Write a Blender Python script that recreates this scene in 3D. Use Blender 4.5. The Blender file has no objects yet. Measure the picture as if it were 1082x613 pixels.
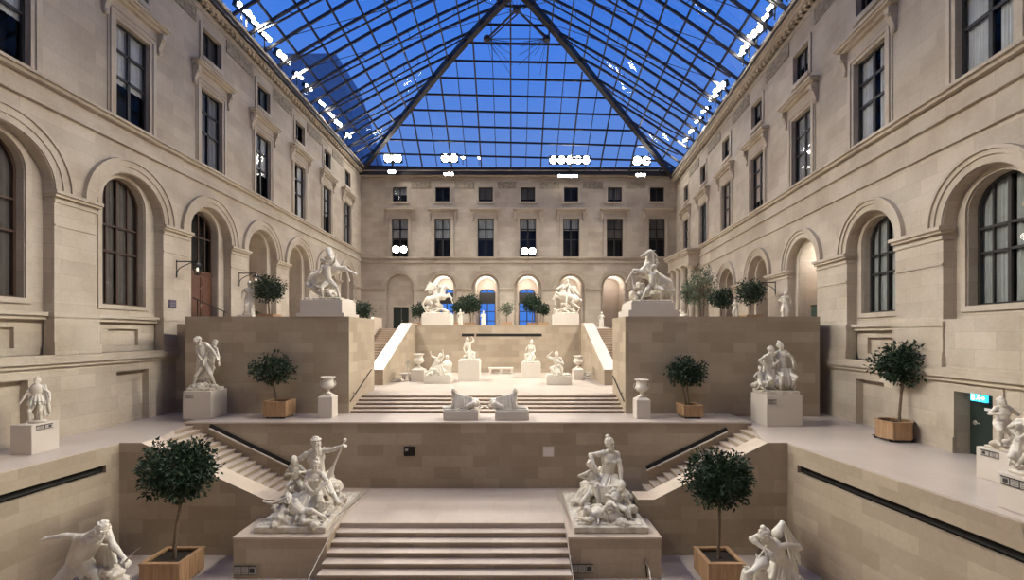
import bpy, bmesh, math, random
from mathutils import Vector, Matrix, Quaternion
PI = math.pi
R = random.Random(7)
SC = bpy.context.scene
COL = SC.collection
F, CX, HY, CZ = 480.0, 541.0, 354.0, 3.55      # focal length (px), principal column, horizon row, camera height

def W(x, y, Y):                                  # a point of the place at depth Y
    return Vector(((x - CX) / F * Y, Y, CZ + (HY - y) / F * Y))
def xat(x, Y): return (x - CX) / F * Y
def zat(y, Y): return CZ + (HY - y) / F * Y

# ------------------------------------------------------------------ mesh builder
class MB:
    def __init__(s): s.v = []; s.f = []; s.m = []; s.cur = 0
    def add(s, vs, fs):
        o = len(s.v); s.v += [tuple(p) for p in vs]
        s.f += [tuple(i + o for i in f) for f in fs]; s.m += [s.cur] * len(fs); return s
    def box(s, x0, x1, y0, y1, z0, z1):
        return s.hexa([(x0,y0,z0),(x1,y0,z0),(x1,y1,z0),(x0,y1,z0),(x0,y0,z1),(x1,y0,z1),(x1,y1,z1),(x0,y1,z1)])
    def hexa(s, p):
        return s.add(p, [(0,3,2,1),(4,5,6,7),(0,1,5,4),(1,2,6,5),(2,3,7,6),(3,0,4,7)])
    def prism(s, poly, a, b, axis='z'):          # poly = 2-d loop, extruded from a to b along the axis
        n = len(poly)
        def P(q, t): return {'z': (q[0], q[1], t), 'y': (q[0], t, q[1]), 'x': (t, q[0], q[1])}[axis]
        vs = [P(q, a) for q in poly] + [P(q, b) for q in poly]
        fs = [tuple(range(n)), tuple(range(2 * n - 1, n - 1, -1))]
        fs += [(i, i + n, (i + 1) % n + n, (i + 1) % n) for i in range(n)]
        return s.add(vs, fs)
    def bar(s, a, b, w, h=None, up=(0, 0, 1)):   # square bar from a to b
        a = Vector(a); b = Vector(b); d = (b - a).normalized(); h = h or w
        u = Vector(up)
        if abs(d.dot(u)) > .98: u = Vector((0, 1, 0))
        l = d.cross(u).normalized(); u = l.cross(d)
        q = []
        for p in (a, b):
            for (i, j) in ((-1,-1),(1,-1),(1,1),(-1,1)): q.append(p + l * (i * w / 2) + u * (j * h / 2))
        return s.add(q, [(0,3,2,1),(4,5,6,7),(0,1,5,4),(1,2,6,5),(2,3,7,6),(3,0,4,7)])
    def cap(s, a, b, ra, rb, n=12, caps=3):      # tapered capsule
        a = Vector(a); b = Vector(b); d = b - a; L = d.length
        d = d / L if L > 1e-6 else Vector((0, 0, 1))
        u = Vector((0, 0, 1)) if abs(d.z) < .9 else Vector((1, 0, 0))
        l = d.cross(u).normalized(); u = l.cross(d)
        rings = []
        for k in range(caps):
            t = -PI / 2 + PI / 2 * (k + .35) / (caps - .15)
            rings.append((a + d * (math.sin(t) * ra), math.cos(t) * ra))
        for k in range(caps):
            t = PI / 2 * (k + .5) / (caps - .15)
            t = min(t, PI / 2 - .2)
            rings.append((b + d * (math.sin(t) * rb), math.cos(t) * rb))
        rings.insert(caps, (a, ra)); rings.insert(caps + 1, (b, rb))
        return s.rings(rings, l, u, n)
    def rings(s, rings, l, u, n=12, closed=True):
        vs = []
        for (c, r) in rings:
            for k in range(n):
                t = 2 * PI * k / n
                vs.append(c + l * (math.cos(t) * r) + u * (math.sin(t) * r))
        fs = []
        for i in range(len(rings) - 1):
            for k in range(n):
                k2 = (k + 1) % n
                fs.append((i*n+k, (i+1)*n+k, (i+1)*n+k2, i*n+k2))
        if closed:
            fs.append(tuple(range(n))); m = (len(rings) - 1) * n
            fs.append(tuple(range(m + n - 1, m - 1, -1)))
        return s.add(vs, fs)
    def tube(s, pts, r, n=8):
        for a, b in zip(pts, pts[1:]): s.cap(a, b, r, r, n, 2)
        return s
    def ell(s, c, r, ax=None, n=14, m=8):        # ellipsoid; ax = three unit vectors
        c = Vector(c)
        if not hasattr(r, '__len__'): r = (r, r, r)
        A = [Vector(a) for a in ax] if ax else [Vector((1,0,0)), Vector((0,1,0)), Vector((0,0,1))]
        vs = [c - A[2] * r[2]]
        for i in range(1, m):
            t = -PI / 2 + PI * i / m
            for k in range(n):
                q = 2 * PI * k / n
                vs.append(c + A[0]*(r[0]*math.cos(t)*math.cos(q)) + A[1]*(r[1]*math.cos(t)*math.sin(q)) + A[2]*(r[2]*math.sin(t)))
        vs.append(c + A[2] * r[2]); e = len(vs) - 1; fs = []
        for k in range(n):
            k2 = (k + 1) % n
            fs.append((0, 1 + k2, 1 + k)); fs.append((e, 1 + (m-2)*n + k, 1 + (m-2)*n + k2))
            for i in range(m - 2): fs.append((1+i*n+k, 1+i*n+k2, 1+(i+1)*n+k2, 1+(i+1)*n+k))
        return s.add(vs, fs)
    def lathe(s, c, prof, n=28, sx=1, sy=1):     # prof = [(r, z)...]
        c = Vector(c); vs = []
        for (r, z) in prof:
            for k in range(n):
                t = 2 * PI * k / n
                vs.append((c.x + r*sx*math.cos(t), c.y + r*sy*math.sin(t), c.z + z))
        fs = []
        for i in range(len(prof) - 1):
            for k in range(n):
                k2 = (k + 1) % n
                fs.append((i*n+k, i*n+k2, (i+1)*n+k2, (i+1)*n+k))
        fs.append(tuple(range(n - 1, -1, -1))); m = (len(prof) - 1) * n; fs.append(tuple(range(m, m + n)))
        return s.add(vs, fs)
    def mesh(s, name, mats, org=(0, 0, 0), smooth=False):
        me = bpy.data.meshes.new(name); o = Vector(org)
        me.from_pydata([Vector(p) - o for p in s.v], [], s.f)
        for m in (mats if isinstance(mats, (list, tuple)) else [mats]): me.materials.append(m)
        if any(s.m): me.polygons.foreach_set('material_index', s.m)
        if smooth: me.polygons.foreach_set('use_smooth', [True] * len(me.polygons))
        me.update(); return me
    def build(s, name, mats, parent=None, org=None, smooth=False):
        if org is None:
            q = parent
            while q is not None and 'org' not in q and q.parent is not None: q = q.parent
            org = q.get('org', (0, 0, 0)) if q is not None else (0, 0, 0)
        o = bpy.data.objects.new(name, s.mesh(name, mats, org, smooth)); COL.objects.link(o)
        if parent: o.parent = parent
        else: o.location = org
        return o
    def fixnormals(s):
        bm = bmesh.new(); me = bpy.data.meshes.new('tmp'); me.from_pydata(s.v, [], s.f); bm.from_mesh(me)
        bmesh.ops.recalc_face_normals(bm, faces=bm.faces); 
        s.v = [tuple(v.co) for v in bm.verts]; s.f = [tuple(v.index for v in f.verts) for f in bm.faces]
        bm.free(); bpy.data.meshes.remove(me); return s

def tag(o, label=None, cat=None, group=None, kind=None):
    if label: o['label'] = label
    if cat: o['category'] = cat
    if group: o['group'] = group
    if kind: o['kind'] = kind
    return o
def thing(name, label, cat, org, group=None, kind=None):
    o = bpy.data.objects.new(name, None); COL.objects.link(o); o.location = org
    o.empty_display_size = .2
    o['org'] = [float(c) for c in org]
    return tag(o, label, cat, group, kind)
def done_orgs():
    for o in list(bpy.data.objects):
        if 'org' in o: del o['org']
def struct(o, label=None, cat=None): return tag(o, label, cat, None, 'structure')

# ------------------------------------------------------------------ materials
def newmat(name):
    m = bpy.data.materials.new(name); m.use_nodes = True
    nt = m.node_tree; return m, nt, nt.nodes, nt.links, nt.nodes['Principled BSDF']
def lin(r, g, b):
    f = lambda c: (c/255/12.92 if c/255 <= .04045 else ((c/255+.055)/1.055)**2.4)
    return (f(r), f(g), f(b), 1)
def mixc(N, L, fac, a, b, mode='MIX'):
    n = N.new('ShaderNodeMix'); n.data_type = 'RGBA'; n.blend_type = mode
    for sk, v in ((n.inputs[0], fac), (n.inputs[6], a), (n.inputs[7], b)):
        if hasattr(v, 'is_output'): L.new(v, sk)
        else: sk.default_value = v
    return n.outputs[2]
def noise(N, L, vec, scale, detail=3, lo=.35, hi=.65, rough=.55):
    n = N.new('ShaderNodeTexNoise'); n.inputs['Scale'].default_value = scale; n.inputs['Detail'].default_value = detail
    n.inputs['Roughness'].default_value = rough; L.new(vec, n.inputs['Vector'])
    r = N.new('ShaderNodeMapRange'); r.inputs[1].default_value = lo; r.inputs[2].default_value = hi
    L.new(n.outputs[0], r.inputs[0]); return r.outputs[0]
def stone(name, c1, c2, cm, bw, bh, mortar=.008, stain=.25, staincol=(.45, .38, .30, 1), rough=.75, bump=.15, coat=0, flat=False, offset=.5):
    """coursed blocks whose joints follow whichever way the face looks"""
    m, nt, N, L, P = newmat(name)
    tc = N.new('ShaderNodeTexCoord'); sep = N.new('ShaderNodeSeparateXYZ'); L.new(tc.outputs['Object'], sep.inputs[0])
    sn = N.new('ShaderNodeSeparateXYZ'); L.new(tc.outputs['Normal'], sn.inputs[0])
    def ab(sock):
        a = N.new('ShaderNodeMath'); a.operation = 'ABSOLUTE'; L.new(sock, a.inputs[0])
        g = N.new('ShaderNodeMath'); g.operation = 'GREATER_THAN'; g.inputs[1].default_value = .72; L.new(a.outputs[0], g.inputs[0]); return g.outputs[0]
    gx, gz = ab(sn.outputs[0]), ab(sn.outputs[2])
    def mx(f, a, b):
        n = N.new('ShaderNodeMix'); L.new(f, n.inputs[0]); L.new(a, n.inputs[2]); L.new(b, n.inputs[3]); return n.outputs[0]
    u = mx(gx, sep.outputs[0], sep.outputs[1]); v = mx(gz, sep.outputs[2], sep.outputs[1])
    cb = N.new('ShaderNodeCombineXYZ'); L.new(u, cb.inputs[0]); L.new(v, cb.inputs[1])
    br = N.new('ShaderNodeTexBrick'); L.new(cb.outputs[0], br.inputs['Vector'])
    br.offset = offset
    br.inputs['Scale'].default_value = 1; br.inputs['Brick Width'].default_value = bw; br.inputs['Row Height'].default_value = bh
    br.inputs['Mortar Size'].default_value = mortar; br.inputs['Mortar Smooth'].default_value = .3; br.inputs['Bias'].default_value = 0
    br.inputs['Color1'].default_value = c1; br.inputs['Color2'].default_value = c2; br.inputs['Mortar'].default_value = cm
    n1 = noise(N, L, tc.outputs['Object'], .55, 5); n2 = noise(N, L, tc.outputs['Object'], 9, 4, .3, .7)
    st = N.new('ShaderNodeMath'); st.operation = 'MULTIPLY'; st.inputs[1].default_value = stain; L.new(n1, st.inputs[0])
    c = mixc(N, L, st.outputs[0], br.outputs['Color'], staincol, 'MULTIPLY')
    g2 = N.new('ShaderNodeMath'); g2.operation = 'MULTIPLY'; g2.inputs[1].default_value = .18; L.new(n2, g2.inputs[0])
    c = mixc(N, L, g2.outputs[0], c, (.55, .52, .48, 1), 'MULTIPLY')
    L.new(c, P.inputs['Base Color']); P.inputs['Roughness'].default_value = rough
    P.inputs['Specular IOR Level'].default_value = .3 if rough > .5 else .5
    if bump:
        b = N.new('ShaderNodeBump'); b.inputs['Strength'].default_value = bump; b.inputs['Distance'].default_value = .02
        iv = N.new('ShaderNodeMath'); iv.operation = 'MULTIPLY_ADD'; iv.inputs[1].default_value = -1; 
        L.new(br.outputs['Fac'], iv.inputs[0]); L.new(n2, iv.inputs[2]); L.new(iv.outputs[0], b.inputs['Height'])
        L.new(b.outputs[0], P.inputs['Normal'])
    return m
def plain(name, c, rough=.6, metal=0, var=.25, scale=6, dark=(.5, .45, .4, 1), bump=0, spec=.4):
    m, nt, N, L, P = newmat(name)
    tc = N.new('ShaderNodeTexCoord'); n1 = noise(N, L, tc.outputs['Object'], scale, 5, .35, .7)
    k = N.new('ShaderNodeMath'); k.operation = 'MULTIPLY'; k.inputs[1].default_value = var; L.new(n1, k.inputs[0])
    L.new(mixc(N, L, k.outputs[0], c, dark, 'MULTIPLY'), P.inputs['Base Color'])
    P.inputs['Roughness'].default_value = rough; P.inputs['Metallic'].default_value = metal; P.inputs['Specular IOR Level'].default_value = spec
    if bump:
        b = N.new('ShaderNodeBump'); b.inputs['Strength'].default_value = bump; b.inputs['Distance'].default_value = .03
        n2 = noise(N, L, tc.outputs['Object'], scale * 3, 6, .2, .8); L.new(n2, b.inputs['Height']); L.new(b.outputs[0], P.inputs['Normal'])
    return m
def emit(name, c, k):
    m, nt, N, L, P = newmat(name); P.inputs['Base Color'].default_value = c
    P.inputs['Emission Color'].default_value = c; P.inputs['Emission Strength'].default_value = k; return m
def glass(name, tint, refl=.12, rough=.02):
    m, nt, N, L, P = newmat(name); N.remove(P)
    t = N.new('ShaderNodeBsdfTransparent'); t.inputs[0].default_value = tint
    g = N.new('ShaderNodeBsdfGlossy'); g.inputs['Roughness'].default_value = rough; g.inputs[0].default_value = (.9, .92, .95, 1)
    lw = N.new('ShaderNodeFresnel'); lw.inputs[0].default_value = 1.5
    mp = N.new('ShaderNodeMapRange'); mp.inputs[1].default_value = 0; mp.inputs[2].default_value = 1; mp.inputs[3].default_value = refl * .4; mp.inputs[4].default_value = min(1, refl * 4)
    L.new(lw.outputs[0], mp.inputs[0])
    x = N.new('ShaderNodeMixShader'); L.new(mp.outputs[0], x.inputs[0]); L.new(t.outputs[0], x.inputs[1]); L.new(g.outputs[0], x.inputs[2])
    out = [n for n in N if n.type == 'OUTPUT_MATERIAL'][0]; L.new(x.outputs[0], out.inputs[0]); return m

M = {}
M['facade'] = stone('facade_limestone', (.56, .495, .40, 1), (.47, .41, .33, 1), (.39, .34, .27, 1), 1.35, .52, .006, .45, (.62, .54, .46, 1), .8, .12)
M['trim'] = stone('moulding_limestone', (.56, .495, .40, 1), (.49, .43, .345, 1), (.38, .335, .265, 1), 1.6, 3.0, .005, .5, (.58, .50, .42, 1), .8, .1)
M['frieze'] = plain('carved_frieze_stone', (.36, .31, .24, 1), .85, 0, .8, 5, (.3, .28, .24, 1), .8)
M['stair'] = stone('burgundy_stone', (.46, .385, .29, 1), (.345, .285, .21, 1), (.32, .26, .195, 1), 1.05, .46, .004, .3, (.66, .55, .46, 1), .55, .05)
M['coping'] = stone('coping_stone', (.57, .48, .385, 1), (.52, .435, .345, 1), (.42, .34, .26, 1), 1.4, 2.0, .004, .25, (.7, .62, .54, 1), .5, .04)
M['floor'] = stone('polished_floor', (.58, .51, .455, 1), (.53, .465, .41, 1), (.46, .385, .32, 1), 1.2, .8, .004, .3, (.75, .68, .62, 1), .28, .02)
M['stage'] = stone('darkened_floor_stone', (.48, .42, .365, 1), (.44, .38, .33, 1), (.36, .30, .25, 1), 1.2, .8, .004, .3, (.75, .68, .62, 1), .3, .02)  # floor stone copied darker, its colour offsetting strong light on stage and caps
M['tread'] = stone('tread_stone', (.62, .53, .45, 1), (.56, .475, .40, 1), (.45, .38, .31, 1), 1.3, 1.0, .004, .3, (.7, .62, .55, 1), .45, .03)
M['marble'] = plain('white_marble', (.70, .66, .575, 1), .5, 0, .55, 2.3, (.60, .54, .46, 1), .12)
M['marble2'] = plain('weathered_marble', (.68, .635, .545, 1), .55, 0, .8, 3.1, (.52, .46, .38, 1), .15)
M['pedestal'] = plain('pedestal_stone', (.58, .525, .455, 1), .6, 0, .25, 1.2, (.78, .72, .64, 1), .04)
M['plinth'] = plain('white_plinth', (.64, .59, .515, 1), .6, 0, .2, 1.2, (.8, .75, .68, 1), .03)
M['steel'] = plain('roof_steel', (.045, .042, .045, 1), .5, .4, .3, 3)
M['iron'] = plain('black_iron', (.02, .02, .02, 1), .4, .6, .3, 8)
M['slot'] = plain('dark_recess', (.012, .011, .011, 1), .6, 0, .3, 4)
M['rail'] = plain('steel_rail', (.55, .51, .46, 1), .3, .9, .2, 8)
M['sash'] = plain('dark_sash', (.028, .026, .025, 1), .5, 0, .4, 9)
M['sashb'] = plain('brown_sash', (.075, .042, .028, 1), .5, 0, .4, 9)
M['wood'] = plain('door_wood', (.13, .055, .03, 1), .45, 0, .6, 5)
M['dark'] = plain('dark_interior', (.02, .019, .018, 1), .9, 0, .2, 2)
M['soil'] = plain('soil', (.03, .022, .016, 1), .95, 0, .5, 14, bump=.6)
M['bark'] = plain('bark', (.16, .115, .08, 1), .85, 0, .6, 18, bump=.5)
M['green'] = plain('green_metal', (.02, .03, .026, 1), .45, 0, .3, 5)
M['slate'] = plain('slate_roof', (.34, .32, .36, 1), .7, 0, .4, 2)
M['pane'] = glass('window_glass', (.94, .95, .95, 1), .03)
M['roofglass'] = glass('roof_glass', (.93, .95, .98, 1), .015)
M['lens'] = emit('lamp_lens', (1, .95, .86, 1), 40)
M['lens2'] = emit('lantern_glow', (1, .9, .75, 1), 1.5)
M['exit'] = emit('exit_sign_face', (.03, .45, .62, 1), 2.2)
M['exitw'] = emit('exit_pictogram', (.9, 1, 1, 1), 2.2)
M['plate'] = plain('label_plate', (.42, .39, .35, 1), .5, 0, .2, 9)
M['white'] = plain('white_plate', (.72, .66, .62, 1), .5, 0, .1, 9)
M['ink'] = plain('ink', (.05, .045, .045, 1), .6, 0, .1, 9)
M['blueplaque'] = plain('violet_plaque', (.06, .05, .09, 1), .5, 0, .2, 9)
def woodmat():
    m, nt, N, L, P = newmat('planter_wood')
    tc = N.new('ShaderNodeTexCoord'); mp = N.new('ShaderNodeMapping'); mp.inputs['Scale'].default_value = (9, 9, .7); L.new(tc.outputs['Object'], mp.inputs[0])
    n = noise(N, L, mp.outputs[0], 1.6, 6, .3, .7)
    L.new(mixc(N, L, n, (.44, .275, .15, 1), (.27, .155, .08, 1)), P.inputs['Base Color']); P.inputs['Roughness'].default_value = .55; return m
M['planter'] = woodmat()
def leafmat(name, a, b):
    m, nt, N, L, P = newmat(name); g = N.new('ShaderNodeNewGeometry')
    L.new(mixc(N, L, g.outputs['Random Per Island'], a, b), P.inputs['Base Color']); P.inputs['Roughness'].default_value = .55; P.inputs['Specular IOR Level'].default_value = .25; return m
M['leaf'] = leafmat('ficus_leaves', (.007, .02, .009, 1), (.022, .043, .02, 1))
M['leafpale'] = leafmat('pale_leaves', (.05, .075, .045, 1), (.13, .155, .10, 1))
for i, c in enumerate([(.86, .88, .86, 1), (.62, .63, .61, 1), (.34, .34, .33, 1), (.13, .16, .18, 1), (.55, .46, .40, 1), (.13, .115, .10, 1), (.36, .38, .36, 1)]):
    M['blind%d' % i] = plain('window_blind', c, .8, 0, .4, 1.5)
M['counter'] = plain('green_counter_paint', (.05, .075, .055, 1), .5, 0, .3, 5)
PW_SIDE, PW_BACK, PW_FRONT, PW_NEAR, SKY, EXPO, PW_STAGE, PW_LOW, PW_SPOT = 590, 420, .8, 70, .88, 0.0, 220, 240, 20000
# ------------------------------------------------------------------ the facades
XL = -16.1                                       # left facade plane
def XR(Y): return 12.3 + .107 * Y                # right facade plane (the court narrows towards the camera)
YB = 48.4                                        # back facade plane
Z_UP, Z_SIDE, Z_PIT, Z_LAND, Z_STAGE = 4.05, -.13, -3.97, -2.70, .61
WIN = [0]; TRIM = [0]; DOOR = [0]
def wname(): WIN[0] += 1; return 'window_%d' % WIN[0]
def tname(): TRIM[0] += 1; return 'trim_%d' % TRIM[0]
def dname(): DOOR[0] += 1; return 'door_%d' % DOOR[0]

def rect(u, h, z0, z1): return [(u-h, z0), (u+h, z0), (u+h, z1), (u-h, z1)]
def arch(u, h, zb, sp, rise=None, n=16):
    rise = rise or h
    return [(u-h, zb), (u+h, zb)] + [(u + h*math.cos(PI*k/n), sp + rise*math.sin(PI*k/n)) for k in range(n + 1)]

class Wall:
    def __init__(s, o, du, dn, side):
        s.o = Vector(o); s.du = Vector(du).normalized(); s.dn = Vector(dn).normalized(); s.side = side
    def T(s, u, y, z): p = s.o + s.du * u + s.dn * y; return Vector((p.x, p.y, z))
    def put(s, mb): mb.v = [s.T(*p) for p in mb.v]; return mb
    def plate(s, mb, outer, holes, y, rev):
        bm = bmesh.new(); es = []
        for lp in [outer] + holes:
            vs = [bm.verts.new((p[0], y, p[1])) for p in lp]
            es += [bm.edges.new((vs[i], vs[(i+1) % len(vs)])) for i in range(len(vs))]
        bmesh.ops.triangle_fill(bm, use_beauty=True, use_dissolve=False, edges=es, normal=(0, -1, 0))
        bm.verts.index_update()
        mb.add([v.co.copy() for v in bm.verts], [tuple(v.index for v in f.verts) for f in bm.faces]); bm.free()
        for lp, r in zip(holes, rev):
            n = len(lp)
            mb.add([(p[0], y, p[1]) for p in lp] + [(p[0], y + r, p[1]) for p in lp], [(i, (i+1) % n, (i+1) % n + n, i + n) for i in range(n)])
    def ring(s, mb, u, sp, r0, r1, y0, y1, n=24):
        vs = []; fs = []
        for k in range(n + 1):
            c, q = math.cos(PI*k/n), math.sin(PI*k/n)
            vs += [(u+r0*c, y0, sp+r0*q), (u+r1*c, y0, sp+r1*q), (u+r1*c, y1, sp+r1*q), (u+r0*c, y1, sp+r0*q)]
        for k in range(n):
            a, b = 4*k, 4*k+4
            for i in range(4): fs.append((a+i, a+(i+1) % 4, b+(i+1) % 4, b+i))
        mb.add(vs, fs + [(0, 1, 2, 3), (4*n, 4*n+1, 4*n+2, 4*n+3)])
    def frame(s, mb, lp0, lp1, y0, y1):          # a border between two matching loops
        n = len(lp0); vs = [(p[0], y0, p[1]) for p in lp0] + [(p[0], y0, p[1]) for p in lp1] + [(p[0], y1, p[1]) for p in lp0] + [(p[0], y1, p[1]) for p in lp1]
        fs = []
        for i in range(n):
            j = (i + 1) % n
            fs += [(i, j, n+j, n+i), (2*n+i, 2*n+j, j, i), (n+i, n+j, 3*n+j, 3*n+i)]
        mb.add(vs, fs)
    def courses(s, mb, u0, u1, steps, back=.02):
        for (z0, z1, p) in steps: mb.box(u0, u1, -p, back, z0, z1)

def window(w, lp, u, h, z0, z1, yr, cols, rows, mat, label, blind, room=.5, bar=.055, lbl=None):
    """one glazed window in the opening lp: sash, glass, blind inside, dark room behind"""
    o = thing(wname(), label, 'window', w.T(u, yr, z0), None, 'structure')
    f = MB(); c = (u, (z0 + z1) / 2); q = .075
    inner = [(c[0] + (p[0]-c[0]) * (1 - q/h), c[1] + (p[1]-c[1]) * (1 - q/((z1-z0)/2))) for p in lp]
    w.frame(f, lp, inner, yr, yr + .09)
    def top(x):                                   # height of the opening at x
        best = z1
        pts = lp[2:]
        for a, b in zip(pts, pts[1:]):
            if min(a[0], b[0]) - 1e-6 <= x <= max(a[0], b[0]) + 1e-6 and abs(a[0]-b[0]) > 1e-6:
                best = a[1] + (b[1]-a[1]) * (x-a[0]) / (b[0]-a[0])
        return best
    for k in range(1, cols):
        x = u - h + 2*h*k/cols; t = bar * (1.7 if k * 2 == cols else 1)
        f.box(x - t/2, x + t/2, yr + .01, yr + .08, z0, top(x) - .02)
    for r in rows:
        z = z0 + (z1 - z0) * r
        hw = h
        while hw > .1 and top(u + hw * .999) < z: hw -= .02
        f.box(u - hw, u + hw, yr + .01, yr + .08, z - bar*.7, z + bar*.7)
    w.put(f).build('sash', mat, o)
    p = MB(); p.add([(a, yr + .05, b) for a, b in lp], [tuple(range(len(lp)))]); w.put(p).build('pane', M['pane'], o)
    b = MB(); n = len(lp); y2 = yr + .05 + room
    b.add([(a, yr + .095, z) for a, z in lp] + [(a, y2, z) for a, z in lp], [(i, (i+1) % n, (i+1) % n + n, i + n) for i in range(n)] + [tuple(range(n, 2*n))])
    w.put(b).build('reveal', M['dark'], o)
    if blind:
        km, frac, gap = blind
        b = MB(); zz = z1 - (z1 - z0) * frac
        wv = 22
        for sgn in ((-1, 1) if gap else (0,)):
            x0, x1 = (u - h*.98, u + h*.98) if not sgn else ((u - h*.98, u - h*gap) if sgn < 0 else (u + h*gap, u + h*.98))
            vs = []
            for i in range(wv + 1):
                x = x0 + (x1-x0)*i/wv; yy = yr + .14 + .025*math.sin(i*1.9)
                zt = min(top(x), z1) - .02; vs += [(x, yy, min(zz, zt - .05)), (x, yy, zt)]
            b.add(vs, [(2*i, 2*i+2, 2*i+3, 2*i+1) for i in range(wv)])
        w.put(b).build('curtain' if gap else 'blind', M['blind%d' % km], o)
    return o

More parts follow.
